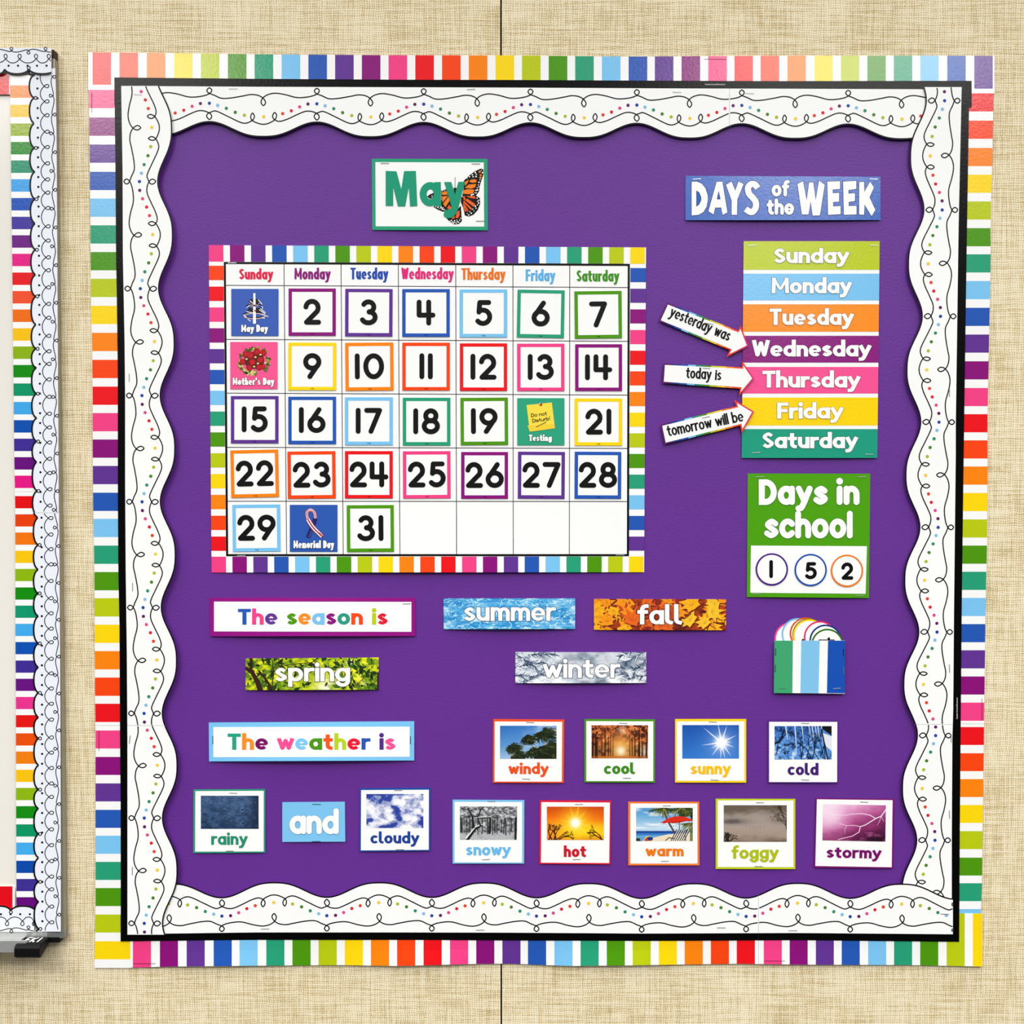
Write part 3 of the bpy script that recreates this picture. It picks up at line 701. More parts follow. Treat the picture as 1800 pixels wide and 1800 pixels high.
def pic_rainy(w, h):
    R = Ras(w, h, seed=7); g = R.rng
    R.ramp(R.Vv * .3 + R.noise(14, 9, 4, 1) * .8, [(.1, (92, 120, 156)), (.45, (62, 90, 128)), (.7, (40, 64, 98)), (1, (24, 42, 70))])
    R.mix((R.U - .8) * 5 * .8, (20, 32, 54))
    for i in range(46):
        x, y = g.rand(), g.rand(); r = g.uniform(.015, .035)
        R.dot(x, y, r * 1.3, r * .8, (24, 40, 66), .8); R.dot(x - .006, y - r * .9, r * .9, r * .35, (110, 140, 175), .7)
    th = np.hypot((R.U - .62) * R.asp, (R.Vv - .62) * 1.3); R.mix((np.sin(th * 60 + R.noise(16, 14, 3, 4) * 26) - .45) * .6 * np.exp(-(th / .4) ** 4), (122, 152, 188))
    return R.a
def pic_cloudy(w, h):
    R = Ras(w, h, seed=8)
    n = R.noise(5, 4, 5, 12); base = n + .22 * np.exp(-(((R.U - .2) / .28) ** 2 + ((R.Vv - .45) / .4) ** 2)) + .2 * np.exp(-(((R.U - .75) / .3) ** 2 + ((R.Vv - .35) / .35) ** 2)) - .25 * np.exp(-(((R.U - .52) / .1) ** 2 + ((R.Vv - .6) / .3) ** 2)) - .22 * np.exp(-(((R.U - .2) / .2) ** 2 + ((R.Vv - 1.0) / .12) ** 2)) - .25 * np.exp(-(((R.U - .05) / .1) ** 2 + ((R.Vv) / .2) ** 2)) + .3 * np.exp(-(((R.U - .75) / .25) ** 2 + ((R.Vv - .98) / .14) ** 2))
    R.ramp(base, [(0, (30, 48, 130)), (.46, (48, 72, 160)), (.52, (150, 160, 206)), (.62, (226, 228, 242)), (.75, (252, 252, 255)), (1, (255, 255, 255))])
    m = R.noise(7, 6, 4, 33); R.mix((m - .52) * 4 * (base > .55), (128, 138, 190))
    return R.a
def pic_snowy(w, h):
    R = Ras(w, h, seed=9); g = R.rng
    n = R.noise(26, 16, 3, 4)
    R.ramp(n, [(.2, (70, 72, 74)), (.5, (136, 138, 140)), (.8, (216, 218, 220))])
    R.mix((R.Vv > .78) * .85, (196, 198, 200)); R.mix((R.Vv > .78) * (n - .5) * 3, (150, 152, 154))
    for i in range(26):
        x = g.rand(); R.line([(x, g.uniform(.72, .86)), (x + g.uniform(-.01, .01), g.uniform(.25, .45))], g.uniform(.006, .018), (44, 45, 48))
    for i in range(80):
        x, y = g.rand(), g.uniform(0, .4); a = g.uniform(-.6, .9); R.line([(x, y), (x + .06 * math.cos(a), y + .07 * math.sin(a))], .012, (32, 33, 35) if g.rand() < .6 else (226, 228, 230), .003)
    R.line([(.52, .8), (.53, .35)], .03, (26, 27, 29)); R.line([(.97, 1), (.98, .35)], .03, (22, 23, 25)); R.line([(.38, .75), (.3, .0)], .006, (220, 220, 222))
    R.line([(.13, 1), (.28, .66), (.38, .57)], .04, (20, 21, 23), .02); R.line([(.11, .95), (.27, .61), (.39, .54)], .022, (236, 237, 238), .012)
    R.line([(.24, .62), (.22, .3), (.14, .05)], .035, (22, 23, 25), .014); R.line([(.36, .58), (.31, .34), (.36, .12), (.42, 0)], .026, (24, 25, 27), .012)
    R.line([(.31, .36), (.54, .33)], .02, (30, 31, 33), .012); R.line([(.31, .33), (.54, .305)], .008, (232, 233, 234))
    return R.a
def pic_hot(w, h):
    R = Ras(w, h, seed=10)
    x, y = .5, .49; d = np.hypot((R.U - x) * R.asp, (R.Vv - y) * 1.0)
    R.ramp(R.Vv + .12 * (R.noise(3, 8, 3, 2) - .5), [(0, (206, 70, 8)), (.35, (242, 112, 10)), (.6, (252, 170, 16)), (.85, (252, 190, 14)), (1, (226, 132, 10))])
    R.mix(np.exp(-(d / .42) ** 2) * .95, (255, 214, 30)); R.mix(np.exp(-(((R.U - .65) / .4) ** 2 + ((R.Vv - .72) / .2) ** 2)) * .7, (255, 222, 30))
    for a in np.linspace(0, 6.28, 13)[:-1]:
        l = .5 + .12 * math.sin(a * 3)
        R.line([(x, y), (x + math.cos(a + .2) * l / R.asp, y + math.sin(a + .2) * l)], .07, (255, 226, 90), .002, .35)
    R.mix(np.exp(-(d / .15) ** 2.4) * 1.3, (255, 255, 240))
    R.mix(np.exp(-((R.U / .22) ** 2 + ((R.Vv - .85) / .3) ** 2)) * .6, (238, 110, 50))
    for i, (tx, a) in enumerate(((.12, -1.3), (.16, -1.7), (.1, -2.1), (.2, -.7), (.13, -.5), (.97, -2.0), (.99, -2.5), (.03, -1.2))):
        R.tree(tx, 1.02, a, .17, .02, (46, 16, 6), 4, random.Random(i + 3))
    return R.a
def pic_warm(w, h):
    R = Ras(w, h, seed=11); g = R.rng
    R.ramp(R.Vv, [(0, (74, 146, 208)), (.3, (120, 178, 222)), (.62, (196, 222, 238)), (.69, (176, 208, 232))])
    n = R.noise(3, 10, 3, 5); R.mix((n - .5) * 4 * (R.Vv < .62), (236, 242, 246))
    R.mix(R.Vv > .695, (24, 64, 150)); R.mix(R.Vv > .75, (52, 120, 196)); R.mix((R.Vv > .82), (96, 164, 214))
    R.poly([(.1, 1), (.3, .9), (.55, .8), (1, .74), (1, 1)], (238, 222, 192))
    R.mix(((R.U > .75) * (R.Vv < .35)) * (R.noise(14, 10, 2, 3) - .35) * 5, (30, 46, 20))
    R.line([(.48, .05), (.56, .4), (.68, .75)], .03, (92, 66, 50), .026)
    for bx, by, dirn in ((.48, .0, 1), (.48, 0, -1), (.98, 0, -1), (.85, -.02, 1), (.8, .0, -1), (1.0, .45, -1)):
        for i in range(34):
            a = g.uniform(.1, 1.6); l = g.uniform(.15, .4); c = [(40, 60, 22), (84, 100, 38), (150, 146, 66), (24, 36, 16)][g.randint(4)]
            R.line([(bx, by), (bx + dirn * math.cos(a) * l * .55, by + math.sin(a) * l * .35 + .02), (bx + dirn * math.cos(a) * l * .8, by + math.sin(a) * l * .8)], .012, c, .004)
    R.poly([(.43, .46), (.5, .38), (.6, .29), (.72, .25), (.86, .27), (1, .36), (1, .41), (.9, .4), (.76, .45), (.64, .47), (.57, .44), (.5, .47)], (222, 44, 24))
    R.poly([(.43, .46), (.5, .43), (.64, .43), (.8, .4), (1, .39), (1, .41), (.9, .4), (.76, .45), (.64, .47), (.57, .44), (.5, .47)], (176, 22, 14))
    R.line([(.76, .44), (.77, .7)], .01, (60, 50, 46))
    for i in range(7):
        x = .66 + i * .038; R.line([(x + .06, .66), (x - .04, .98)], .013, (40, 34, 34)); R.line([(x + .078, .66), (x - .022, .98)], .009, (240, 236, 228))
    R.line([(.52, .98), (.58, .9), (.66, .92)], .012, (52, 40, 36)); R.line([(.9, .64), (.86, .8), (.88, 1)], .01, (52, 40, 36))
    R.dot(.22, .97, .13, .12, (244, 214, 60)); R.dot(.24, .93, .1, .06, (30, 50, 120)); R.dot(.18, .97, .05, .06, (206, 60, 40)); R.dot(.03, .97, .08, .06, (40, 60, 26)); R.mix((R.U > .95) * (R.Vv > .6) * .8, (90, 104, 40))
    return R.a
def pic_foggy(w, h):
    R = Ras(w, h, seed=12); g = R.rng
    R.ramp(R.Vv + .3 * (R.noise(4, 6, 3, 6) - .5), [(.1, (104, 92, 78)), (.3, (160, 146, 136)), (.55, (170, 154, 144)), (.82, (166, 146, 132)), (1.05, (112, 94, 78)), (1.2, (64, 50, 38))])
    R.mix(np.exp(-(((R.U - .15) / .22) ** 2 + ((R.Vv - .44) / .08) ** 2)) * .65, (82, 74, 72)); R.mix(np.exp(-(((R.U - .9) / .15) ** 2 + ((R.Vv - .4) / .1) ** 2)) * .5, (92, 80, 72))
    for i in range(6): R.tree(1.02, .3 + .1 * i, -2.6 + .15 * i, .18, .012, (50, 40, 34), 4, random.Random(i))
    for i in range(6): R.tree(.36 + i * .055, .63, -1.57 + g.uniform(-.3, .3), .035, .006, (140, 126, 116), 2, random.Random(i + 70))
    for i in range(9): R.tree(g.uniform(0, .1), 1.02, g.uniform(-2.2, -.8), .1, .02, (34, 30, 24), 3, random.Random(i + 20))
    for i in range(16): R.dot(g.uniform(.0, .3), g.uniform(.41, .47), .05, .035, (96, 88, 86), .5)
    return R.a
def pic_stormy(w, h):
    R = Ras(w, h, seed=13)
    f = R.U * .55 + R.Vv * .65 + .2 * (R.noise(5, 5, 4, 7) - .5)
    R.ramp(f, [(.1, (244, 214, 232)), (.35, (224, 150, 196)), (.6, (178, 82, 140)), (.85, (120, 34, 88)), (1.1, (44, 8, 34))])
    R.glow(.12, .3, .35, (252, 232, 244), 2, .7); R.mix((R.noise(8, 6, 3, 9) - .5) * 3 * (R.Vv > .75), (150, 70, 120))
    c = (252, 236, 248)
    R.line([(1, .12), (.93, .3), (.84, .37), (.76, .46), (.68, .55), (.6, .6), (.58, .75), (.48, .86), (.35, .92), (.25, .97)], .014, c, .007)
    R.line([(.84, .37), (.75, .28), (.62, .24), (.45, .26), (.35, .3), (.2, .28), (.03, .2)], .011, c, .004)
    R.line([(.6, .6), (.5, .57), (.38, .58), (.26, .52)], .008, c, .004); R.line([(.93, .3), (.9, .45), (.87, .55)], .006, c, .003); R.line([(.93, .3), (.97, .45)], .006, c, .003); R.line([(.38, .58), (.35, .7), (.36, .82)], .005, c, .002)
    return R.a
def pic_summer(w, h):
    R = Ras(w, h, seed=14)
    wx = R.noise(16, 7, 2, 21); a = np.abs(R.noise(17, 9, 3, 22) - .5 + (wx - .5) * .3); b = np.abs(R.noise(22, 12, 3, 25) - .5)
    R.ramp(R.noise(12, 10, 3, 30), [(.2, (24, 128, 196)), (.55, (62, 160, 216)), (.85, (128, 200, 236))])
    R.mix((.05 - a) * 22, (214, 240, 250)); R.mix((.03 - b) * 26, (176, 224, 246)); R.mix((R.noise(8, 6, 3, 41) - .62) * 5, (196, 232, 248))
    return R.a
def pic_fall(w, h):
    R = Ras(w, h, seed=15); g = np.random.RandomState(4)
    R.ramp(R.noise(12, 5, 3, 2), [(.2, (90, 20, 8)), (.6, (170, 60, 14)), (.9, (90, 26, 10))])
    cols = [(255, 176, 20), (250, 150, 16), (232, 100, 20), (196, 66, 18), (140, 34, 14), (255, 196, 40), (110, 22, 12)]
    half = [(90, 1), (77, .52), (62, .62), (46, .96), (34, .5), (16, .8), (2, .42), (-28, .52), (-55, .3), (-84, .28)]
    shape = half + [(180 - a_, r_) for a_, r_ in reversed(half[:-1])][:-1]
    shape = half + [(180 - a_, r_) for a_, r_ in reversed(half[1:])]
    for i in range(78):
        cx, cy = g.rand(), g.rand(); r = g.uniform(.22, .5); a0 = g.rand() * 360
        side = abs(cx - .5) > .22
        c = cols[g.choice([0, 1, 5, 0, 3, 1] if side else [2, 3, 2, 4, 1, 3])]
        pts = [(cx + r * q * math.cos(math.radians(a_ + a0)) / R.asp, cy + r * q * math.sin(math.radians(a_ + a0))) for a_, q in shape]
        R.poly([(x + .007, y + .05) for x, y in pts], (88, 22, 8), .75); R.poly(pts, c)
        for a_, q in ((90, .85), (46, .8), (134, .8), (16, .6), (164, .6)): R.line([(cx, cy), (cx + r * q * math.cos(math.radians(a_ + a0)) / R.asp, cy + r * q * math.sin(math.radians(a_ + a0)))], .012, tuple(v * .82 for v in c), .004)
    return R.a
def pic_spring(w, h):
    R = Ras(w, h, seed=16); g = np.random.RandomState(9)
    R.ramp(R.noise(14, 6, 3, 2), [(.2, (120, 150, 10)), (.5, (206, 214, 10)), (.75, (240, 236, 40)), (1, (250, 250, 190))])
    R.glow(.6, .95, .35, (255, 252, 225), 2, .95); R.glow(.78, .15, .14, (226, 238, 246), 2, .9); R.glow(.9, .75, .14, (214, 228, 236), 2, .7)
    nn = R.noise(18, 8, 3, 44); R.mix((nn - .5) * 5 * (1 - .8 * np.exp(-(((R.U - .55) / .22) ** 2))), (84, 122, 18))
    for i in range(330):
        cx, cy = g.rand(), g.rand()
        if .3 < cx < .72 and cy > .4 and g.rand() < .7: continue
        r = g.uniform(.06, .16); a = g.rand() * 3.14; c = [(26, 62, 14), (58, 104, 16), (96, 136, 18), (20, 40, 12), (150, 174, 20)][g.randint(5)]
        dx, dy = math.cos(a) * r / R.asp, math.sin(a) * r
        R.poly([(cx - dx, cy - dy), (cx + dy * .45 / R.asp, cy - dx * .45 * R.asp), (cx + dx, cy + dy), (cx - dy * .45 / R.asp, cy + dx * .45 * R.asp)], c)
    bk = (52, 28, 14)
    R.line([(.0, .3), (.05, .45), (.09, .75), (.11, 1)], .05, bk, .09); R.line([(.04, .0), (.045, .2), (.035, .42)], .05, bk); R.line([(.1, .4), (.14, .6), (.18, .85), (.19, 1)], .03, bk, .05); R.line([(.2, .05), (.21, .5), (.195, 1)], .012, bk, .02)
    R.line([(.2, .3), (.35, .2), (.5, .14), (.52, .06)], .012, bk); R.line([(.82, .9), (.9, .6)], .012, (120, 66, 26)); R.line([(1, .5), (1, 1)], .05, bk)
    return R.a
def pic_winter(w, h):
    R = Ras(w, h, seed=17); g = np.random.RandomState(3)
    R.ramp(R.noise(12, 5, 4, 2), [(.2, (96, 110, 128)), (.5, (176, 186, 198)), (.8, (240, 243, 247))])
    R.glow(.42, .1, .3, (196, 200, 208), 2, .6); R.glow(.7, .3, .5, (226, 228, 232), 2, .6)
    for i in range(60):
        x, y = g.uniform(-.02, .3) ** 1.0, g.rand(); r_ = g.uniform(.05, .13) * (1.2 - x * 2); R.dot(x, y + .02, r_, r_ * .8, (92, 112, 138), .7); R.dot(x, y, r_, r_ * .75, (242, 246, 250), .8)
    for p0, p1, n_ in (((1.02, -.1), (.84, .35), 40), ((1.02, .15), (.9, .7), 40), ((1.02, .55), (.78, .5), 44), ((1.0, .95), (.74, .62), 44), ((1.0, .75), (.8, .95), 36), ((.9, -.05), (.8, .15), 24), ((-.02, .0), (.16, .5), 36), ((.0, .5), (.24, .3), 36), ((.06, 1.0), (.24, .6), 34), ((.1, .1), (.3, .05), 30), ((.0, .75), (.16, .8), 30)):
        bx, by = (p1[0] - p0[0]) * R.asp, p1[1] - p0[1]; ba = math.atan2(by, bx)
        R.line([p0, p1], .02, (58, 70, 92), .01)
        for i in range(n_):
            t = g.rand(); x, y = p0[0] + (p1[0] - p0[0]) * t, p0[1] + (p1[1] - p0[1]) * t
            a = ba + g.choice([-1, 1]) * g.uniform(.3, .9); l = g.uniform(.12, .26)
            c = [(42, 60, 88), (66, 86, 114), (30, 46, 72), (236, 241, 246), (150, 164, 182)][g.randint(5)]
            R.line([(x, y), (x + math.cos(a) * l / R.asp, y + math.sin(a) * l)], .014, c, .004)
    R.mix((R.Vv > .8) * (R.noise(12, 4, 3, 8) - .4) * 3, (250, 251, 252))
    return R.a

# ------------------------------------------------------------------ month card with butterfly
def zxy(ox, oy, k): return lambda pts: [(ox + k * x, oy + k * y) for x, y in pts]
C = [(653.4, 279), (857, 279.2), (857.6, 404.8), (654.3, 404.2)]; dep = bow(C, 0.0016, 0.0012, 0.0004)
p = Part(dep); p.slab(C, TEAL); root = tag(p.build('month_card'), 'white card with teal border and the word May over an orange butterfly', 'card')
p = Part(dep); p.quad([(659.8, 285), (850.4, 285.6), (851, 398.4), (660.4, 397.8)], WHITE, 0.0001, nx=8, ny=2); child(p, 'printed_panel', root)
Z = zxy(640, 270, 230 / 1800.)
p = Part(dep); OB = (18, 14, 12); OO = (244, 130, 26); O2 = (238, 96, 36)
def zp(pts, c, off): p.poly(Z(pts), c, off)
zp([(1372, 372), (1440, 305), (1520, 245), (1600, 206), (1640, 215), (1646, 275), (1620, 355), (1592, 440), (1582, 520), (1540, 578), (1480, 580), (1350, 590), (1370, 470)], OB, .0002)
zp([(1335, 600), (1450, 570), (1535, 575), (1592, 610), (1598, 690), (1562, 780), (1505, 842), (1440, 868), (1385, 850), (1362, 745), (1330, 670)], OB, .0002)
zp([(930, 720), (1065, 640), (1060, 505), (1130, 490), (1165, 520), (1230, 600), (1240, 760), (1150, 780), (1090, 802), (1010, 770)], OB, .0002)
zp([(865, 590), (905, 560), (965, 535), (965, 612), (905, 622)], OB, .0002)
zp([(1130, 885), (1200, 820), (1290, 760), (1332, 715), (1346, 930), (1300, 970), (1240, 975), (1170, 930)], OB, .0002)
zp([(1228, 470), (1272, 470), (1262, 570), (1246, 570)], OB, .0002); p.ribbon(Z([(1252, 325), (1252, 475)]), 0.9, OB, .0002)
for q in ([(1388, 390), (1440, 358), (1420, 410), (1385, 445)], [(1445, 385), (1470, 358), (1520, 352), (1552, 370), (1540, 395), (1490, 402)], [(1385, 470), (1440, 425), (1540, 418), (1530, 460), (1480, 482)], [(1365, 505), (1420, 490), (1520, 496), (1495, 548), (1440, 558), (1365, 552)],
          [(1065, 535), (1135, 515), (1150, 565), (1075, 568)], [(1070, 590), (1155, 582), (1080, 670)], [(1085, 690), (1165, 590), (1180, 640), (1120, 735)]): zp(q, OO, .00035)
for q in ([(1360, 590), (1380, 580), (1395, 620), (1375, 650)], [(1400, 585), (1525, 585), (1530, 620), (1460, 610)], [(1385, 640), (1420, 620), (1525, 690), (1510, 735)], [(1355, 660), (1380, 655), (1490, 760), (1470, 775)], [(1355, 690), (1375, 685), (1440, 790), (1420, 795)], [(1362, 720), (1372, 715), (1408, 795), (1385, 800)],
          [(1140, 750), (1170, 705), (1205, 745), (1170, 768)], [(1255, 880), (1280, 800), (1312, 780), (1315, 850), (1290, 890)], [(1200, 900), (1245, 850), (1240, 895)]): zp(q, O2, .00035)
g = random.Random(5)
for x, y in [(1415, 335), (1450, 318), (1490, 292), (1530, 262), (1500, 318), (1540, 315), (1612, 232), (1545, 285), (1630, 262), (1440, 845), (1475, 820), (1512, 790), (1540, 750), (1560, 705), (1565, 655), (1555, 612), (1420, 825), (1455, 800), (1495, 765), (1530, 722), (1575, 680), (1580, 640), (1500, 560), (1525, 540), (1540, 505), (1555, 470), (1570, 430), (1580, 395), (1595, 360), (1545, 540), (1478, 570), (1560, 500), (1575, 455),
             (950, 720), (985, 730), (1015, 740), (1045, 752), (1075, 762), (1100, 770), (1025, 722), (1060, 735), (1085, 745), (1075, 510), (1105, 508), (935, 578), (935, 600), (1180, 930), (1215, 940), (1250, 945), (1285, 935), (1315, 915), (1330, 890), (1232, 955), (1268, 957), (1300, 945), (1200, 920), (1245, 925), (1275, 915)]:
    p.disc(*Z([(x, y)])[0], g.uniform(.8, 1.5), WHITE, .0004, n=8)
for x, y in ((1590, 250), (1605, 295), (1600, 330)): p.disc(*Z([(x, y)])[0], 2.0, OO, .0004, n=8)
child(p, 'printed_butterfly', root, 'orange and black butterfly picture')
p = Part(dep); TG = (24, 152, 116)
p.poly(Z([(297, 238), (445, 243), (512, 490), (550, 240), (712, 238), (732, 720), (632, 725), (615, 460), (565, 725), (465, 725), (400, 460), (400, 718), (297, 718)]), TG, .0006)
p.ribbon(Z([(910 + 97 * math.cos(t * math.pi / 16), 557 + 118 * math.sin(t * math.pi / 16)) for t in range(32)]), 96 * .1278, TG, .0006, closed=True)
p.poly(Z([(965, 392), (1055, 390), (1062, 725), (968, 725)]), TG, .0006)
p.poly(Z([(1100, 390), (1200, 390), (1250, 565), (1295, 390), (1388, 384), (1300, 740), (1270, 820), (1210, 880), (1150, 888), (1105, 870), (1092, 840), (1112, 775), (1160, 772), (1205, 748), (1200, 715)]), TG, .0006)
child(p, 'lettering', root, 'teal word May')
for x, y in ((676.3, 287), (836.5, 288), (844, 388.6)): staple(root, dep, x, y, 0, 15, off=.0007)

# ------------------------------------------------------------------ days of the week heading
C = [(1204.8, 309), (1547.8, 310.7), (1548, 386.7), (1204.8, 387)]; dep = bow(C, 0.0018, 0.0022, 0.0012)
p = Part(dep); p.slab(C, (48, 98, 186), kind='gloss', nx=14); root = tag(p.build('heading_banner'), 'blue banner reading DAYS of the WEEK in white above the weekday list', 'sign')
Z = zxy(1190, 290, 380 / 1800.); p = Part(dep); DK = (26, 50, 110)
L_D = [(122, 140), (165, 138), (205, 155), (238, 195), (255, 250), (257, 290), (247, 345), (222, 390), (180, 415), (122, 420)]
L_A = [(330, 140), (378, 138), (420, 395), (380, 415), (368, 355), (318, 355), (305, 412), (262, 385)]
L_Y = [(408, 165), (455, 138), (485, 215), (512, 138), (555, 158), (502, 290), (500, 415), (455, 415), (455, 295)]
L_W = [(1003, 158), (1050, 135), (1080, 300), (1100, 145), (1135, 145), (1155, 295), (1183, 130), (1230, 165), (1190, 420), (1130, 422), (1113, 300), (1095, 412), (1040, 412)]
L_E = [(1252, 138), (1358, 135), (1358, 200), (1297, 205), (1297, 235), (1350, 232), (1350, 305), (1300, 308), (1300, 345), (1362, 342), (1362, 410), (1258, 415)]
L_F = [(1383, 138), (1493, 132), (1493, 200), (1428, 208), (1428, 238), (1482, 235), (1482, 300), (1430, 308), (1430, 342), (1495, 340), (1495, 412), (1390, 415)]
L_K = [(1517, 142), (1558, 140), (1560, 225), (1608, 138), (1640, 188), (1603, 270), (1652, 375), (1620, 425), (1562, 330), (1557, 415), (1517, 412)]
for q in (L_D, L_A, L_Y, L_W, L_E, L_F, L_K):
    p.ribbon(Z(q), 1.6, DK, .0001, closed=True); p.poly(Z(q), WHITE, .00025)
for q in ([(163, 215), (185, 230), (200, 270), (200, 290), (185, 325), (163, 342)], [(347, 218), (335, 282), (360, 282)]):
    p.poly(Z(q), (48, 98, 186), .00042); p.ribbon(Z(q), 0.8, DK, .0005, closed=True)
sp_ = catmull([(672, 192), (650, 164), (618, 160), (592, 190), (600, 238), (630, 272), (655, 308), (656, 352), (635, 386), (608, 390), (572, 366)], 5)
p.ribbon(Z(sp_), 52 * .211 + 1.6, DK, .0001); p.ribbon(Z(sp_), 52 * .211, WHITE, .00025)
p.text('of', 1190 + 788 * .2111, 1190 + 937 * .2111, 290 + 262 * .2111, 28.5, 20.5, 6.3, WHITE, .0001, 'round', outline=(DK, .8), sp=.6)
p.text('the', 1190 + 746 * .2111, 1190 + 976 * .2111, 290 + 415 * .2111, 28, 20.5, 6.3, WHITE, .0001, 'round', outline=(DK, .8), sp=.6)
child(p, 'lettering', root, 'white words DAYS of the WEEK')
for x, y, a in ((1225, 314.5, -4), (1536, 314.6, 4)): staple(root, dep, x, y, a, 14, (225, 228, 235), off=.0007)

# ------------------------------------------------------------------ weekday list
C = [(1307.2, 423.9), (1546.3, 425), (1542.2, 804.3), (1303.8, 805)]; dep = bow(C, 0.0018, 0.0016, 0.0010)
LT = (172, 196, 16)
p = Part(dep); p.slab(C, WHITE, kind='gloss', nx=10, ny=16); root = tag(p.build('weekday_list'), 'tall white list card with seven coloured weekday bands at right', 'card')
def lx(y): v = (y - 424) / 381.; return 1307.2 - 3.4 * v, 1546.3 - 4.1 * v
rows_ = [('Sunday', (190, 206, 12), 423.9, 474.2, 1360, 1492.8, 462.6, 436.4), ('Monday', LBLUE, 481, 528, 1356.1, 1497.4, 515.7, 487.7), ('Tuesday', (255, 146, 30), 534.9, 583, 1352.7, 1500.8, 571.3, 542.4),
         ('Wednesday', (142, 26, 126), 590.2, 637.4, 1322, 1531.5, 626.6, 597.7), ('Thursday', (250, 84, 150), 645, 691.7, 1340.2, 1512.2, 681.3, 651.7), ('Friday', (255, 216, 4), 698.8, 747.8, 1366, 1482.6, 736, 707.5), ('Saturday', (30, 158, 128), 754.2, 805, 1339.5, 1508, 787.9, 759.9)]
for tx, c, y0, y1, x0, x1, bs_, cp in rows_:
    a0, a1 = lx(y0); b0, b1 = lx(y1)
    p = Part(dep); p.quad([(a0, y0), (a1, y0), (b1, y1), (b0, y1)], c, .00015, 'gloss', nx=10, ny=3); bnd = child(p, 'weekday_band', root, 'band for ' + tx)
    p = Part(dep); dk = tuple(int(v * .62) for v in c)
    p.text(tx, x0, x1, bs_, bs_ - cp, 20, 7.4, WHITE, .0003, 'square', sp=1.0, outline=(dk, .7))
    child(p, 'lettering', bnd, 'white word ' + tx)
for x, y, a in ((1322.5, 431, -3), (1536.5, 431, 3), (1329, 795.5, -2), (1528, 798.5, 0)): staple(root, dep, x, y, a, 14, (222, 226, 220), off=.0009)

# ------------------------------------------------------------------ pointing arrows
Z = zxy(1150, 400, 410 / 1800.)
def arrow(out, txt, tx0, tb, tx1, rot, label, d0, capx):
    P = Z(out); dep = fl(d0)
    p = Part(dep); p.pslab(P, (96, 26, 104), 0, .0004)
    # out: tailTop, notchTop, headTop, tip, headBottom, notchBottom, tailBottom
    cols = [(38, 56, 140), (36, 88, 182), LBLUE, (38, 150, 110), (72, 142, 20), (200, 206, 20), (255, 205, 20), (252, 130, 20), (244, 74, 26)]
    for e0, e1, i0, i1 in ((P[0], P[1], P[6], P[5]), (P[6], P[5], P[0], P[1])):
        n = len(cols); lo = .12
        for k, c in enumerate(cols):
            u0 = lo + (1 - lo) * k / n; u1 = lo + (1 - lo) * (k + 1) / n
            A = [(e0[0] + (e1[0] - e0[0]) * u, e0[1] + (e1[1] - e0[1]) * u) for u in (u0, u1)]
            B = [(i0[0] + (i1[0] - i0[0]) * u, i0[1] + (i1[1] - i0[1]) * u) for u in (u1, u0)]
            q = [A[0], A[1], (A[1][0] * .8 + B[0][0] * .2, A[1][1] * .8 + B[0][1] * .2), (A[0][0] * .8 + B[1][0] * .2, A[0][1] * .8 + B[1][1] * .2)]
            p.poly(q, c, .0001)
    p.poly([P[1], P[2], P[3], P[4], P[5]], (240, 62, 40), .0001)
    p.poly([((P[2][0] + P[3][0]) / 2, (P[2][1] + P[3][1]) / 2), P[3], ((P[4][0] + P[3][0]) / 2, (P[4][1] + P[3][1]) / 2)], (226, 50, 110), .00022)
    root = tag(p.build('pointing_arrow'), label, 'arrow', 'rainbow edged arrows beside the weekday list')
    p = Part(dep); p.poly(inset(P, 2.6), WHITE, .0004); pn = child(p, 'printed_panel', root)
    p = Part(dep); x0, yb = Z([(tx0, tb)])[0]
    p.text(txt, x0, x0 + tx1 * .22778, yb, 19.4, 13.8, 3.0, (10, 9, 10), .0006, 'square', sp=.5, rot=rot, spw=6.4, con=.88)
    child(p, 'lettering', root, 'black words ' + txt)
    return root, dep
r_, d_ = arrow([(100, 580), (645, 795), (668, 757), (728, 915), (557, 1000), (583, 945), (35, 722)], 'yesterday was', 112, 682, 500, 23, 'white arrow tilted downward reading yesterday was, pointing at Wednesday', .0045, 0)
staple(r_, d_, 1248, 569, 12, 14, (150, 150, 150), off=.0008)
r_, d_ = arrow([(72, 1048), (676, 1078), (680, 1032), (770, 1165), (653, 1298), (662, 1243), (62, 1200)], 'today is', 243, 1160, 274, 4, 'white arrow lying nearly level reading today is, pointing at Thursday', .0048, 0)
staple(r_, d_, 1242, 647.5, 3, 14, (150, 150, 150), off=.0008)
r_, d_ = arrow([(48, 1522), (634, 1378), (617, 1328), (770, 1420), (676, 1586), (664, 1528), (80, 1674)], 'tomorrow will be', 106, 1612, 600, -11.5, 'white arrow tilted upward reading tomorrow will be, pointing at Friday', .0051, 0)
staple(r_, d_, 1241, 733.5, -12, 14, (150, 150, 150), off=.0008)

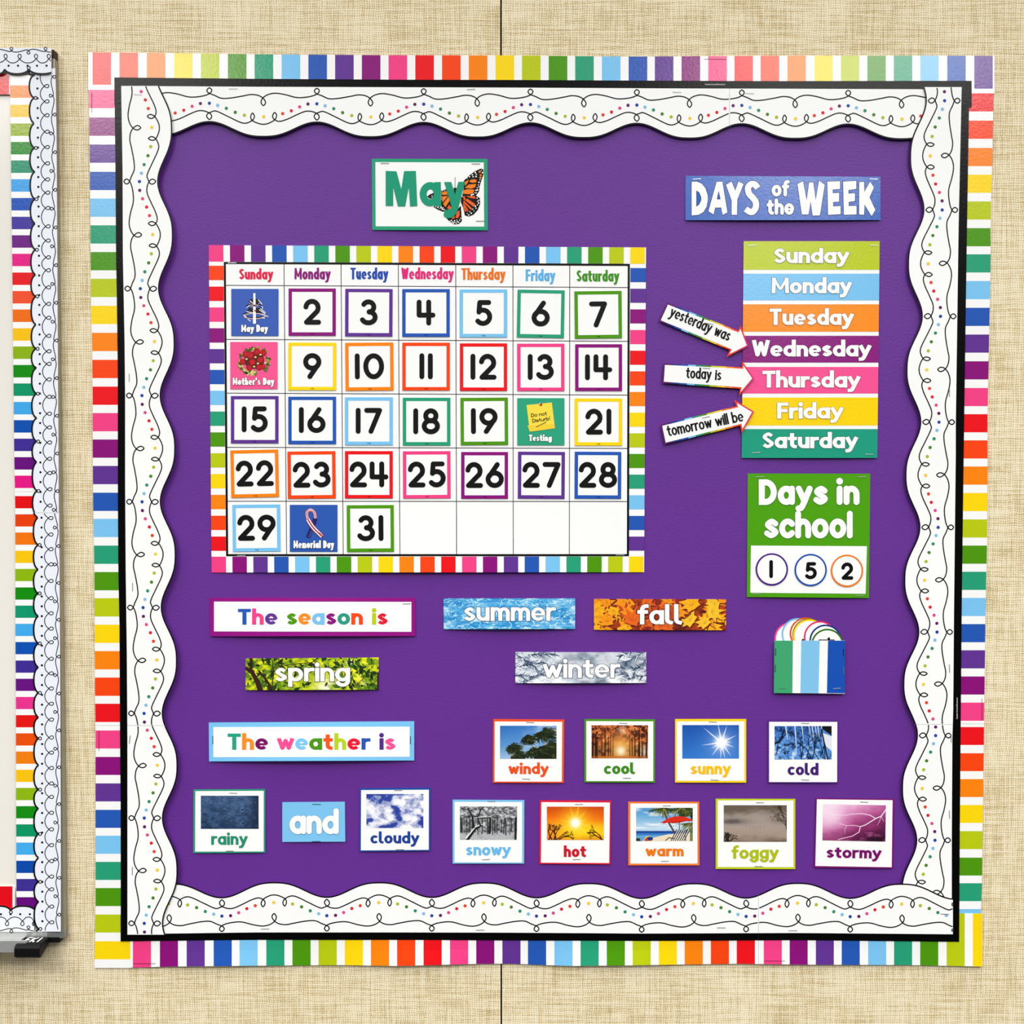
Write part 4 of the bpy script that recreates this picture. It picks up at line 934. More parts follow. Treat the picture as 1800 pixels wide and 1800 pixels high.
# ------------------------------------------------------------------ days in school card with its number discs
C = [(1314.3, 832.3), (1529.8, 832.6), (1527.5, 1051.2), (1312.8, 1049.4)]; dep = bow(C, 0.0018, 0.0018, 0.0008)
p = Part(dep); p.slab(C, (76, 160, 8), nx=8, ny=8); root = tag(p.build('counting_card'), 'green card reading Days in school above a white panel of discs', 'card')
p = Part(dep); p.quad([(1320, 959), (1523.9, 960.1), (1521.6, 1043.7), (1318.9, 1041.9)], WHITE, .00012, nx=8, ny=3); child(p, 'printed_panel', root)
p = Part(dep); p.text('Days in', 1333.7, 1511, 887.7, 45.2, 34, 10.8, WHITE, .0002, 'round', sp=1.4, outline=((50, 110, 6), .6), spw=15); p.text('school', 1343.5, 1499, 946.4, 47.5, 35, 10.4, WHITE, .0002, 'round', sp=0.8, outline=((50, 110, 6), .6)); child(p, 'lettering', root, 'white words Days in school')
for x, y, a in ((1336, 838, -2), (1515, 838, -2), (1330, 1044, -2), (1511, 1047, 0)): staple(root, dep, x, y, a, 15, (206, 214, 200), off=.0008)
def disc_thing(x, y, r, ringc, dg, label, group, dep_, dgbox=None):
    p = Part(dep_); pts = [(x + r * math.cos(2 * math.pi * i / 48), y + r * math.sin(2 * math.pi * i / 48)) for i in range(48)]
    p.pslab(pts, ringc, 0, .0003); p.disc(x, y, r - 3.0, WHITE, .0001, n=48)
    o = tag(p.build('number_disc'), label, 'disc', group)
    if dg:
        p = Part(dep_); p.text(dg, *dgbox, BLACK, .00025, 'round'); child(p, 'numeral', o, 'black number ' + dg)
    return o
up = lambda q: (lambda x, y: dep(x, y) + q)
GD = 'number discs on the green counting card'
disc_thing(1356.7, 1000.9, 28.5, (72, 28, 128), '1', 'white disc with purple rim and number 1 on the green card', GD, up(.0009), (1340, 1371, 1016, 31.5, 24, 6.4))
disc_thing(1425, 1002, 28.5, (24, 78, 170), '5', 'white disc with blue rim and number 5 on the green card', GD, up(.0009), (1414.3, 1435.8, 1018.2, 30.2, 24, 6.2))
disc_thing(1488.8, 1003.4, 28.5, (240, 124, 30), '2', 'white disc with orange rim and number 2 on the green card', GD, up(.0009), (1478.8, 1500, 1019, 30.4, 24, 6.2))

# ------------------------------------------------------------------ paper pocket holding spare discs
Z = zxy(1340, 1070, 160 / 1800.)
GP = 'spare number discs in the striped pocket'
for i, (cx, cy, c, nm, wh) in enumerate(((558, 590, (244, 80, 150), 'pink', 'leftmost and rearmost'), (700, 505, (124, 194, 236), 'light blue', 'second from the left'), (860, 490, (222, 84, 24), 'orange', 'third from the left'), (914, 512, (110, 116, 20), 'olive', 'mostly hidden behind the yellow one'), (928, 528, (255, 214, 20), 'yellow', 'in the middle'), (1140, 560, (222, 50, 112), 'pink', 'right of the yellow one'), (1250, 632, (22, 52, 132), 'dark blue', 'second from the front'), (1285, 715, (50, 112, 10), 'green', 'at the very front'))):
    x, y = Z([(cx, cy)])[0]
    o = disc_thing(x, y, 28.4, c, None, '%s rimmed white disc in the striped pocket, %s' % (nm, wh), GP, fl(.0014 + .00042 * i))
    if nm == 'green' or nm == 'yellow':
        p = Part(fl(.0014 + .00042 * i)); q = Z([(1115, 622), (1430, 622), (1315, 592)] if nm == 'green' else [(785, 632), (830, 618), (805, 622)])
        p.ribbon([q[0], q[1]], 2.4, BLACK, .0003); p.disc(q[2][0], q[2][1], 2.3, BLACK, .0003); child(p, 'numeral', o)
C = [(1361.3, 1126), (1485.3, 1125.8), (1485.3, 1219.3), (1360.3, 1218)]; dep = bow(C, .0056, .0006)
p = Part(dep); p.slab(C, WHITE, thick=.0004, nx=8, ny=4); root = tag(p.build('paper_pocket'), 'small pocket with green, light blue and dark blue stripes holding discs', 'pocket')
for (a0, a1, b0, b1, c) in ((1361.3, 1393.8, 1360.3, 1392.8, (64, 166, 112)), (1408.4, 1440.9, 1407, 1438.8, (130, 196, 236)), (1455.5, 1485.3, 1453.5, 1485.3, (22, 82, 180))):
    p = Part(dep); p.quad([(a0, 1126), (a1, 1126), (b1, 1218.6), (b0, 1218.2)], c, .0001, nx=3, ny=2); child(p, 'printed_stripe', root)
for x, y, a, c in ((1363.5, 1146, 90, (30, 90, 60)), (1362.7, 1175, 92, (30, 90, 60)), (1375, 1210, -2, (120, 190, 150)), (1471, 1210, -3, (200, 210, 235)), (1482.5, 1147, 90, (14, 40, 100)), (1482.8, 1178, 90, (110, 150, 215))): staple(root, dep, x, y, a, 13, c, off=.0006)

# ------------------------------------------------------------------ calendar chart
C = [(367, 430.9), (1135.6, 434.9), (1132.2, 1005.8), (372, 1006.4)]
def chart_dep(x, y):
    u = min(max((x - 367) / 767., 0), 1); v = min(max((y - 431) / 575., 0), 1)
    return 0.0016 + 0.0042 * 4 * u * (1 - u) * v ** 3 + 0.0006 * math.sin(math.pi * v)
def cxy(u, v):
    return ((C[0][0] * (1 - u) + C[1][0] * u) * (1 - v) + (C[3][0] * (1 - u) + C[2][0] * u) * v, (C[0][1] * (1 - u) + C[1][1] * u) * (1 - v) + (C[3][1] * (1 - u) + C[2][1] * u) * v)
p = Part(chart_dep); p.slab(C, WHITE, 0, .0004, nx=30, ny=24)
order = [PINK, PLUM, PURPLE, BLUE, LBLUE, TEAL, GREEN, LIME, YELLOW, ORANGE, ORED, RED]
for i in range(21):
    c = order[i % 12]; a, b = 367 + 37.05 * i, 372 + 36.68 * i
    p.quad([cxy((a - 367) / 768.6, 0), cxy((a - 367 + 25.6) / 768.6, 0), cxy((a - 367 + 25.6) / 768.6, .0503), cxy((a - 367) / 768.6, .0503)], c, .00008)
    p.quad([cxy((b - 372) / 760.2, .9515), cxy((b - 372 + 25.4) / 760.2, .9515), cxy((b - 372 + 25.4) / 760.2, 1), cxy((b - 372) / 760.2, 1)], c, .00008)
lefts = [ORED, RED, PINK, PLUM, PURPLE, BLUE, LBLUE, TEAL, GREEN, LIME, YELLOW, ORANGE, ORED, RED]
for i, c in enumerate(lefts):
    y = 467 + 36.62 * i; v0, v1 = (y - 430.9) / 575.5, (y + 25.2 - 430.9) / 575.5; p.quad([cxy(0, v0), cxy(.0335, v0), cxy(.0335, v1), cxy(0, v1)], c, .00008)
rights = [BLUE, PURPLE, PLUM, PINK, RED, ORED, ORANGE, YELLOW, LIME, GREEN, TEAL, LBLUE, BLUE, PURPLE]
for i, c in enumerate(rights):
    y = 471.2 + 36.3 * i; v0, v1 = (y - 434.9) / 570.9, (y + 24.8 - 434.9) / 570.9; p.quad([cxy(.9645, v0), cxy(1, v0), cxy(1, v1), cxy(.9645, v1)], c, .00008)
chart = tag(p.build('calendar_chart'), 'large calendar chart with rainbow striped edge and black ruled day grid', 'calendar')
p = Part(chart_dep)
FO = [(393.3, 460.3), (1107.2, 463.7), (1105.6, 977.7), (397.4, 977.7)]; FI = inset(FO, 3.7)
def side(a, b, c, d, n=20):
    for i in range(n):
        u0, u1 = i / n, (i + 1) / n; l = lambda p_, q_, u: (p_[0] + (q_[0] - p_[0]) * u, p_[1] + (q_[1] - p_[1]) * u)
        p.quad([l(a, b, u0), l(a, b, u1), l(c, d, u1), l(c, d, u0)], BLACK, .00014)
for i in range(4): side(FO[i], FO[(i + 1) % 4], FI[i], FI[(i + 1) % 4])
p.k = 0
def gl(a, b): p.ribbon([(a[0] + (b[0] - a[0]) * i / 16, a[1] + (b[1] - a[1]) * i / 16) for i in range(17)], 1.25, (30, 26, 34), .00012)
for xt, xb in ((499.2, 503.8), (599.4, 603.3), (700.1, 703), (801, 802.6), (901.7, 902.2), (1001.5, 1000.8)): gl((xt, 464), (xb, 975))
for yl, yr in ((501.5, 505.4), (596.5, 600), (691, 694.5), (786.3, 788.3), (881, 881.6)): gl((397, yl), (1104, yr))
child(p, 'day_grid', chart, 'black grid lines and frame')
for tx, x0, x1, b_, c_, col in (('Sunday', 420.2, 480.3, 491, 472, (228, 30, 74)), ('Monday', 517.4, 581.2, 491, 471, (140, 20, 122)), ('Tuesday', 616, 682.6, 491, 470.6, (36, 78, 176)), ('Wednesday', 705.5, 797.6, 490.8, 470.5, (228, 40, 122)), ('Thursday', 811, 888.5, 491.8, 471.3, (240, 116, 20)), ('Friday', 924, 976.2, 494, 473.5, (96, 178, 232)), ('Saturday', 1013.3, 1088.5, 494.7, 474.7, (64, 146, 24))):
    p = Part(chart_dep); p.text(tx, x0, x1, b_, b_ - c_, (b_ - c_) * .7, 4.0, col, .00015, 'square', sp=.7); child(p, 'day_heading', chart, 'heading ' + tx)
for x, y, a in ((408, 462, 0), (424, 976.5, -1), (1090, 975.3, -1)): staple(chart, chart_dep, x, y, a, 15, (210, 212, 214), off=.0004)

# ------------------------------------------------------------------ number cards on the calendar
CARDS = [('2', PLUM, 507.2, 507, 590.3, 590.1, 0), ('3', PURPLE, 606.7, 507.7, 690, 591.3, .3), ('4', BLUE, 707, 508, 790.6, 592, 0), ('5', LBLUE, 807.9, 508.6, 891.5, 592.8, 0), ('6', TEAL, 909, 509.6, 992, 593.6, 1), ('7', GREEN, 1010, 511.6, 1093, 594.7, -.6),
         ('9', YELLOW, 506.7, 602.2, 591, 685.8, .2), ('10', ORANGE, 607, 602.2, 691.7, 686.5, -.5), ('11', ORED, 707.2, 602.2, 790.8, 686.3, 0), ('12', RED, 808.3, 603.4, 891.5, 687, 0), ('13', PINK, 909, 604, 992.2, 687.2, 0), ('14', PLUM, 1011, 605, 1093.5, 687.2, 0),
         ('15', PURPLE, 405.8, 696, 489.6, 779.2, 0), ('16', BLUE, 506.7, 697.2, 590.8, 780.6, 0), ('17', LBLUE, 606.3, 698.3, 690.5, 782.2, 0), ('18', TEAL, 708, 699, 791.7, 783, 0), ('19', GREEN, 809.5, 699, 893, 782.2, -.4), ('21', YELLOW, 1010, 700.2, 1093.5, 783.3, 0),
         ('22', ORANGE, 405.6, 790.8, 489.8, 874.3, -1.2), ('23', ORED, 505.6, 793.2, 589.9, 876.4, -.6), ('24', RED, 606.3, 792.8, 690.5, 876, 0), ('25', PINK, 708.3, 793, 792, 876, -.3), ('26', PLUM, 810.6, 794.4, 893, 876.6, 0), ('27', PURPLE, 910.4, 794, 992.8, 876.6, .4), ('28', BLUE, 1010, 794, 1092, 876.6, 0.3),
         ('29', LBLUE, 408.8, 886.9, 492.8, 969.3, -.6), ('31', GREEN, 609.7, 887.8, 692.4, 970, -.4)]
CN = {PLUM: 'plum', PURPLE: 'purple', BLUE: 'blue', LBLUE: 'light blue', TEAL: 'teal', GREEN: 'green', YELLOW: 'yellow', ORANGE: 'orange', ORED: 'red orange', RED: 'red', PINK: 'pink', LIME: 'lime'}
DAYS = {0: 'Sunday', 1: 'Monday', 2: 'Tuesday', 3: 'Wednesday', 4: 'Thursday', 5: 'Friday', 6: 'Saturday'}
GW = {'1': 8.7, '0': 36.5, '2': 31, '3': 31, '4': 33, '5': 31, '6': 32, '7': 31.5, '8': 32, '9': 32}
cdep = lambda x, y: chart_dep(x, y) + 0.0009
for tx, col, x0, y0, x1, y1, rot in CARDS:
    cx, cy = (x0 + x1) / 2, (y0 + y1) / 2; R_ = (rot, cx, cy)
    p = Part(cdep, R_); p.slab(rc(x0, y0, x1, y1), WHITE, 0, .0004, nx=4, ny=4)
    day = DAYS[(int(tx) - 1) % 7]
    root = tag(p.build('number_card'), '%s bordered calendar card with number %s, in the %s column' % (CN[col], tx, day), 'card', 'number cards on the calendar')
    p = Part(cdep, R_); b = 6.0
    p.quad(rc(x0, y0, x1, y0 + b), col, .0001, nx=4); p.quad(rc(x0, y1 - b, x1, y1), col, .0001, nx=4); p.quad(rc(x0, y0 + b, x0 + b, y1 - b), col, .0001, ny=4); p.quad(rc(x1 - b, y0 + b, x1, y1 - b), col, .0001, ny=4)
    p.text('TCR', cx - 3.2, cx + 3.2, y1 - 1.6, 2.2, 1.8, .5, tuple(int(v * .35) for v in col), .0002, sp=.3)
    child(p, 'printed_border', root, CN[col] + ' border')
    p = Part(cdep, R_)
    gap = 6.2 if '1' in tx else 4.6; tw = sum(GW[c] for c in tx) + gap * (len(tx) - 1); xx = cx - tw / 2; yt = cy - 23.3; yb = cy + 22.2
    for c in tx:
        p.text(c, xx, xx + GW[c], yb, yb - yt, 30, 8.7, (14, 13, 14), .00012, 'round'); xx += GW[c] + gap
    child(p, 'numeral', root, 'black number ' + tx)

# ------------------------------------------------------------------ holiday cards on the calendar
def holiday(x0, y0, x1, y1, col, tx, tbox, label, rot=0):
    R_ = (rot, (x0 + x1) / 2, (y0 + y1) / 2)
    p = Part(cdep, R_); p.slab(rc(x0, y0, x1, y1), col, 0, .0004, nx=4, ny=4)
    root = tag(p.build('holiday_card'), label, 'card', 'picture cards on the calendar')
    p = Part(cdep, R_); p.text(tx, tbox[0], tbox[1], tbox[2], tbox[2] - tbox[3], (tbox[2] - tbox[3]) * .68, 3.1, WHITE, .0003, 'square', sp=.5, spw=4.0, outline=(tuple(int(v * .55) for v in col), .6))
    child(p, 'lettering', root, 'white words ' + tx)
    return root, Part(cdep, R_)
root, p = holiday(406.5, 507.7, 489.6, 590.4, (62, 96, 184), 'May Day', (423.9, 471.1, 583.6, 570.8), 'blue calendar card with a white maypole reading May Day')
Z = zxy(400, 500, .11111)
def tri(y, hw, h, c, o): p.ribbon(Z([(425 + hw * math.cos(math.radians(a)), y + h * math.sin(math.radians(a))) for a in range(0, 361, 20)]), 1.6, c, o)
for y, hw, h, c in ((262, 88, 26, (30, 22, 24)), (300, 70, 22, WHITE), (345, 125, 40, (36, 26, 30)), (330, 60, 20, (190, 150, 120)), (415, 110, 36, (26, 24, 30)), (480, 180, 46, (34, 28, 34)), (500, 165, 42, (214, 190, 175))): tri(y, hw, h, c, .0002)
p.poly(Z([(335, 270), (400, 235), (450, 235), (515, 270), (470, 320), (380, 320)]), (38, 30, 34), .00018); p.poly(Z([(320, 400), (400, 380), (540, 390), (520, 440), (330, 440)]), (44, 34, 36), .00018)
for a, b_ in (((350, 255), (400, 300)), ((485, 240), (545, 315)), ((300, 370), (350, 330)), ((520, 380), (600, 450)), ((535, 470), (645, 510)), ((250, 480), (300, 520)), ((320, 550), (365, 580)), ((540, 340), (560, 380)), ((540, 525), (590, 535)), ((300, 430), (400, 450)), ((500, 400), (600, 470))): p.ribbon(Z([a, b_]), 1.3, WHITE, .0003)
p.poly(Z([(408, 138), (440, 138), (450, 622), (402, 622)]), WHITE, .0004); p.disc(*Z([(437, 415)])[0], 1.6, (190, 40, 40), .0006, n=8); p.poly(Z([(405, 320), (445, 320), (446, 345), (404, 345)]), (80, 60, 54), .0006)
child(p, 'printed_picture', root, 'maypole picture')
root, p = holiday(404.7, 601, 488, 683.8, (250, 88, 148), "Mother's Day", (408.9, 482.2, 676.7, 663.9), "pink calendar card with a red rose bouquet reading Mother's Day")
g = random.Random(3)
for i in range(72):
    a = g.uniform(0, 6.28); r = g.uniform(.84, 1.12); x, y = 420 + 225 * r * math.cos(a), 1210 + 205 * r * math.sin(a); t = g.uniform(0, 3.1)
    c = g.choice([(150, 160, 50), (86, 116, 30), (206, 204, 120), (224, 214, 150), (70, 84, 24)])
    p.poly(Z([(x - 40 * math.cos(t), y - 40 * math.sin(t)), (x + 20 * math.sin(t), y - 20 * math.cos(t)), (x + 40 * math.cos(t), y + 40 * math.sin(t)), (x - 20 * math.sin(t), y + 20 * math.cos(t))]), c, .0002)
p.disc(*Z([(420, 1200)])[0], 18, (92, 40, 26), .00019, ry=15)
for x, y, r in ((285, 1100, 52), (360, 1120, 58), (460, 1065, 55), (565, 1080, 52), (235, 1225, 48), (390, 1230, 55), (520, 1195, 55), (340, 1320, 48), (500, 1310, 48), (560, 1300, 40)):
    for k, cc in ((1, (150, 16, 28)), (.78, (206, 28, 42)), (.5, (160, 14, 30)), (.28, (222, 52, 58))): p.disc(*Z([(x + (1 - k) * 10, y)])[0], r * k * .1111, cc, .0004 + (1 - k) * .0002, n=12)
for x, y in ((420, 1300), (440, 1150), (300, 1180), (520, 1110), (480, 1250), (430, 1390), (600, 1240)): p.disc(*Z([(x, y)])[0], 2.2, (230, 224, 150), .00065, n=7, ry=1.5)
child(p, 'printed_picture', root, 'red rose bouquet picture')
root, p = holiday(909.2, 699.7, 992.2, 782.6, (44, 164, 126), 'Testing', (929.7, 970, 775.3, 764), 'teal calendar card with a yellow sticky note reading Testing')
Z = zxy(740, 420, 410 / 1800.)
p.poly(Z([(815, 1282), (1010, 1262), (1034, 1462), (840, 1488)]), (250, 224, 74), .0002); p.poly(Z([(822, 1440), (1030, 1425), (1034, 1462), (840, 1488)]), (246, 210, 60), .0003)
p.disc(*Z([(925, 1278)])[0], 2.6, (180, 44, 30), .0004, n=10); p.disc(*Z([(918, 1270)])[0], 1.2, (244, 220, 210), .0006, n=8)
x, y = Z([(852, 1376)])[0]; p.text('Do not', x, x + 28, y, 6.6, 4.4, 1.0, (30, 24, 16), .0004, 'round', sp=.5, rot=-8, spw=3)
x, y = Z([(862, 1418)])[0]; p.text('Disturb!', x, x + 31.5, y, 6.6, 4.2, 1.0, (30, 24, 16), .0004, 'round', sp=.4, rot=-9)
p.ribbon(Z([(888, 1452), (968, 1412)]), 1.0, (30, 24, 16), .0004); child(p, 'printed_picture', root, 'sticky note picture')
root, p = holiday(509.4, 887.3, 593.3, 969.8, (44, 90, 178), 'Memorial Day', (515.8, 587.3, 963.6, 950), 'blue calendar card with a striped ribbon reading Memorial Day')
Z = zxy(350, 770, 410 / 1800.)
def rib(pts, w, c, o): p.ribbon(Z(catmull(pts, 5)), w, c, o)
lp = [(840, 770), (872, 690), (898, 620), (890, 575), (860, 555), (832, 575), (838, 625), (880, 690), (950, 760)]
rib(lp[:3], 8.0, (36, 34, 104), .0002); rib(lp[2:7], 5.6, (176, 40, 60), .0003); rib(lp[2:7], 3.6, (244, 240, 244), .0004); rib(lp[2:7], 1.4, (186, 44, 62), .0005); rib([(846, 560), (860, 552), (878, 560)], 4.0, (230, 186, 190), .00055)
rib(lp[6:], 8.2, (150, 30, 44), .0006); rib(lp[6:], 6.2, (246, 244, 246), .0007); rib(lp[6:], 2.2, (172, 36, 52), .0008); rib([(846, 640), (890, 705), (966, 755)], .9, (172, 36, 52), .0009)
for i in range(7):
    for k in range(2): q = Z([(848 + i * 5 + k * 9, 758 - i * 11)])[0]; p.disc(q[0], q[1], .55, (150, 160, 210), .0003, n=6)
child(p, 'printed_picture', root, 'red, white and blue ribbon picture')

# ------------------------------------------------------------------ sentence strips
def sentence(Cq, inner, col, tx, cols, box, label, b, staples_, code):
    dep = bow(Cq, .0018, b, .0010)
    p = Part(dep); p.slab(Cq, col, nx=16, ny=3); root = tag(p.build('sentence_strip'), label, 'sign', 'sentence strips on the purple board')
    p = Part(dep); p.quad(inner, WHITE, .00012, nx=16, ny=2); child(p, 'printed_panel', root)
    p = Part(dep); p.text(tx, *box, cols, .00025, 'square', sp=2.0, spw=16); child(p, 'lettering', root, 'rainbow words ' + tx)
    for x, y, a, c in staples_: staple(root, dep, x, y, a, 14, c, off=.0005)
sentence([(368.2, 1050.6), (729.9, 1050.6), (730, 1118), (369.4, 1118.5)], [(376.2, 1057.5), (723.1, 1058), (723.1, 1110.6), (376.2, 1109.9)], (148, 16, 130), 'The season is', [BLUE, PINK, PURPLE, GREEN, (250, 140, 30), (120, 190, 236), PLUM, (36, 152, 128), ORED, LIME, (230, 24, 52)], (418.3, 681.6, 1098, 27.8, 20.2, 7.2),
         'long white strip with plum border reading The season is', .0042, ((715, 1061.5, -2, (150, 150, 150)),), 0)
sentence([(367, 1270), (728.1, 1267.8), (728.1, 1336.8), (367.5, 1338.4)], [(375, 1278), (720.1, 1277.4), (720.1, 1330.3), (375, 1331)], LBLUE, 'The weather is', [(36, 160, 130), (250, 140, 30), (120, 10, 100), (244, 76, 146), (120, 196, 240), (72, 146, 20), (248, 84, 20), (180, 206, 24), (234, 20, 50), (40, 84, 176), (82, 44, 140), (246, 84, 150)], (400.1, 695.2, 1317.9, 28.5, 20.3, 7.3),
         'long white strip with light blue border reading The weather is', .0062, ((374, 1301, 90, (40, 60, 80)), (721.5, 1301, 90, (40, 60, 80))), 0)

# ------------------------------------------------------------------ season cards
def season(Cq, tx, box, pic, label, b, ol=(36, 36, 40)):
    dep = bow(Cq, .0018, b, .0008); w_ = Cq[1][0] - Cq[0][0]; h_ = Cq[3][1] - Cq[0][1]
    p = Part(dep); p.slab(Cq, (236, 236, 232), nx=12, ny=3); root = tag(p.build('season_card'), label, 'card', 'season word cards on the purple board')
    p = Part(dep); p.raster(pic(w_, h_), Cq, .00015); child(p, 'printed_photo', root)
    p = Part(dep); p.text(tx, *box, WHITE, .0003, 'square', sp=1.6, outline=(ol, 1.0)); child(p, 'lettering', root, 'white word ' + tx.replace('L', 'l'))
    return root, dep
season([(779.7, 1051.8), (1011, 1051.8), (1011, 1105.6), (780, 1106)], 'summer', (815.3, 977, 1091.4, 33, 24, 7.2), pic_summer, 'rippled blue water card reading summer', .0040, (30, 60, 90))
season([(1044, 1052.7), (1276.3, 1053.3), (1276.3, 1107.9), (1044, 1107.2)], 'faLL', (1120.3, 1199, 1097.5, 34.7, 25, 7.8), pic_fall, 'orange maple leaf card reading fall', .0022, (70, 24, 8))
season([(431.8, 1157.4), (665.9, 1155.6), (665.3, 1212.3), (431.8, 1213)], 'spring', (483, 615.5, 1197.8, 33.5, 24, 7.6), pic_spring, 'green and yellow leafy card reading spring', .0040, (60, 70, 20))
season([(905.9, 1146), (1136, 1146.5), (1136, 1200.6), (905.9, 1201)], 'winter', (954.5, 1090, 1191.6, 33.5, 24.4, 7.2), pic_winter, 'grey snowy fir branch card reading winter', .0034, (50, 58, 74))

# ------------------------------------------------------------------ weather cards
def weather(tx, col, tcol, Cq, inner, pq, box, pic, label, st, rot=0, style='square'):
    dep = bow(Cq, .0018, .0006, .0008); R_ = (rot, (Cq[0][0] + Cq[2][0]) / 2, (Cq[0][1] + Cq[2][1]) / 2) if rot else None
    p = Part(dep); p.slab(Cq, col, nx=5, ny=4); root = tag(p.build('weather_card'), label, 'card', 'weather word cards on the purple board')
    p = Part(dep); p.quad(inner, WHITE, .00012, nx=5, ny=4); child(p, 'printed_panel', root)
    p = Part(dep); q = pq if len(pq) == 4 and isinstance(pq[0], tuple) else rc(*pq)
    p.raster(pic(q[1][0] - q[0][0], q[3][1] - q[0][1]), q, .00025); child(p, 'printed_photo', root)
    p = Part(dep); p.text(tx, *box, tcol, .00025, style, sp=1.2, rot=rot or None); child(p, 'lettering', root, 'word ' + tx.replace('L', 'l'))
    for x, y, a in st: staple(root, dep, x, y, a, 14, (160, 160, 162), off=.0005)
weather('windy', (244, 84, 36), (240, 82, 26), [(866.9, 1263.8), (992, 1264.8), (991, 1376.2), (866, 1376)], [(869.6, 1268.2), (988.2, 1268.8), (987.6, 1374), (869.2, 1373.8)], (879, 1275.7, 978.3, 1334), (894, 964.4, 1360.6, 20, 14, 5.0), pic_windy, 'red orange bordered card reading windy with bending palm trees', ((932, 1270, 3), (925, 1369.5, 3)))
weather('cooL', (78, 150, 24), (62, 140, 24), [(1027.3, 1263.8), (1151.6, 1264.2), (1151.4, 1375.6), (1027, 1375.2)], [(1030.6, 1267.6), (1148.4, 1268), (1148.2, 1373), (1030.6, 1373)], (1039.7, 1274.8, 1139.1, 1333), (1061.7, 1116, 1360.6, 20, 14.6, 5.2), pic_cool, 'green bordered card reading cool with an autumn forest path', ((1095.5, 1271.5, 1), (1102, 1368, -1)))
weather('sunny', (255, 214, 20), (250, 196, 10), [(1186.5, 1263.8), (1311.8, 1263.8), (1311.7, 1375.8), (1186.5, 1375.6)], [(1189.6, 1268), (1308.4, 1268), (1308.4, 1372.4), (1189.6, 1372.4)], (1199.3, 1274.5, 1299, 1333.5), (1213.6, 1284.6, 1361, 20.5, 14.6, 5.0), pic_sunny, 'yellow bordered card reading sunny with a starburst sun', ((1253, 1269.3, 3), (1256, 1371.2, 2)))
weather('coLd', (92, 44, 138), (68, 30, 112), [(1349.1, 1264.7), (1473, 1265.2), (1472.6, 1376.6), (1349.5, 1376)], [(1352, 1268.8), (1471.8, 1269), (1471.4, 1374.8), (1352, 1374.7)], (1361.6, 1276.3, 1461.9, 1335), (1384.5, 1438.8, 1362.5, 21, 15, 5.2), pic_cold, 'purple bordered card reading cold with icicles and bare branches', ((1415.5, 1271.6, 1), (1415.5, 1371, 1)))
weather('rainy', (46, 156, 124), (38, 142, 112), [(340, 1387.6), (466.3, 1387), (466.2, 1498.8), (339.5, 1499.6)], [(343.4, 1390.6), (463.6, 1390.2), (463.4, 1496.6), (343, 1497)], (353, 1398.7, 454.6, 1457), (371.2, 435.2, 1485, 21, 15.4, 5.0), pic_rainy, 'teal bordered card reading rainy with drops on dark water', ((410, 1394.3, 2), (404, 1496, -1)))
weather('cLoudy', (34, 78, 164), (32, 66, 152), [(632.5, 1385.5), (756.7, 1384.4), (756.2, 1495.7), (631.7, 1497)], [(634.8, 1388.8), (753.8, 1388.2), (753.6, 1493.8), (634.4, 1494.8)], (644, 1395.7, 744.2, 1455.5), (651.2, 736.9, 1482.6, 20.8, 14.4, 5.0), pic_cloudy, 'blue bordered card reading cloudy with white clouds', ((700, 1389.5, -1), (703, 1493.5, -1)))
weather('snowy', (132, 200, 240), (106, 186, 234), [(795.6, 1405.6), (921.7, 1406.4), (921.3, 1518), (795.6, 1518)], [(799, 1409.6), (917.8, 1410), (917.6, 1516), (799, 1515.8)], (808.4, 1417.6, 908.9, 1476.2), (818.8, 897.8, 1503.5, 20, 14.6, 4.9), pic_snowy, 'light blue bordered card reading snowy with a snow covered forest', ((864, 1408.7, 0), (854.5, 1511, -4)))
weather('hot', (226, 30, 56), (206, 24, 44), [(948.5, 1406.5), (1074.2, 1407.4), (1073, 1519.4), (947.7, 1518.4)], [(951.6, 1410), (1072, 1410.8), (1070.8, 1517), (951, 1516.4)], (961.3, 1417.9, 1061.5, 1476.6), (991, 1030.4, 1506.5, 20, 14.6, 5.2), pic_hot, 'red bordered card reading hot with a blazing orange sun', ((1017.6, 1414, 0), (1013.5, 1511, -2)))
weather('warm', (248, 126, 50), (240, 122, 22), [(1104.2, 1409.2), (1229.2, 1409.2), (1229.6, 1521.2), (1104.2, 1521.2)], [(1108, 1412.4), (1226, 1412.4), (1226, 1518), (1108, 1518)], (1118.1, 1419.9, 1217.7, 1478.5), (1135, 1201.8, 1505.2, 19.5, 13.6, 5.0), pic_warm, 'orange bordered card reading warm with a red beach umbrella', ((1172, 1416.5, 0), (1169, 1514, -1)))
weather('foggy', (196, 208, 26), (178, 192, 16), [(1258, 1403.9), (1398.1, 1404.2), (1398.1, 1527.8), (1258, 1527.4)], [(1261.6, 1407), (1394.8, 1407.2), (1394.8, 1524.2), (1261.6, 1524)], (1272.2, 1415.4, 1383, 1479.8), (1286, 1368.8, 1509.5, 23.5, 16, 5.4), pic_foggy, 'lime bordered card reading foggy with a misty brown field', ((1336, 1411, 0), (1333.5, 1523, 0)))
weather('stormy', (124, 18, 110), (122, 12, 104), [(1433.8, 1402.6), (1572, 1404.4), (1569.7, 1526.7), (1431, 1525.3)], [(1436, 1405), (1569, 1406.6), (1567.4, 1524.4), (1433.2, 1522.2)], [(1446.7, 1413.5), (1557.2, 1415.5), (1556.3, 1479.5), (1445.6, 1477.2)], (1452.4, 1549.4, 1507.8, 19.4, 14.6, 5.2), pic_stormy, 'plum bordered card reading stormy with white lightning', ((1519, 1410, 3),), rot=.9)
C = [(496.2, 1410), (606.2, 1409.2), (607, 1479.5), (496.2, 1480)]; dep = bow(C, .0018, .0008, .0006)
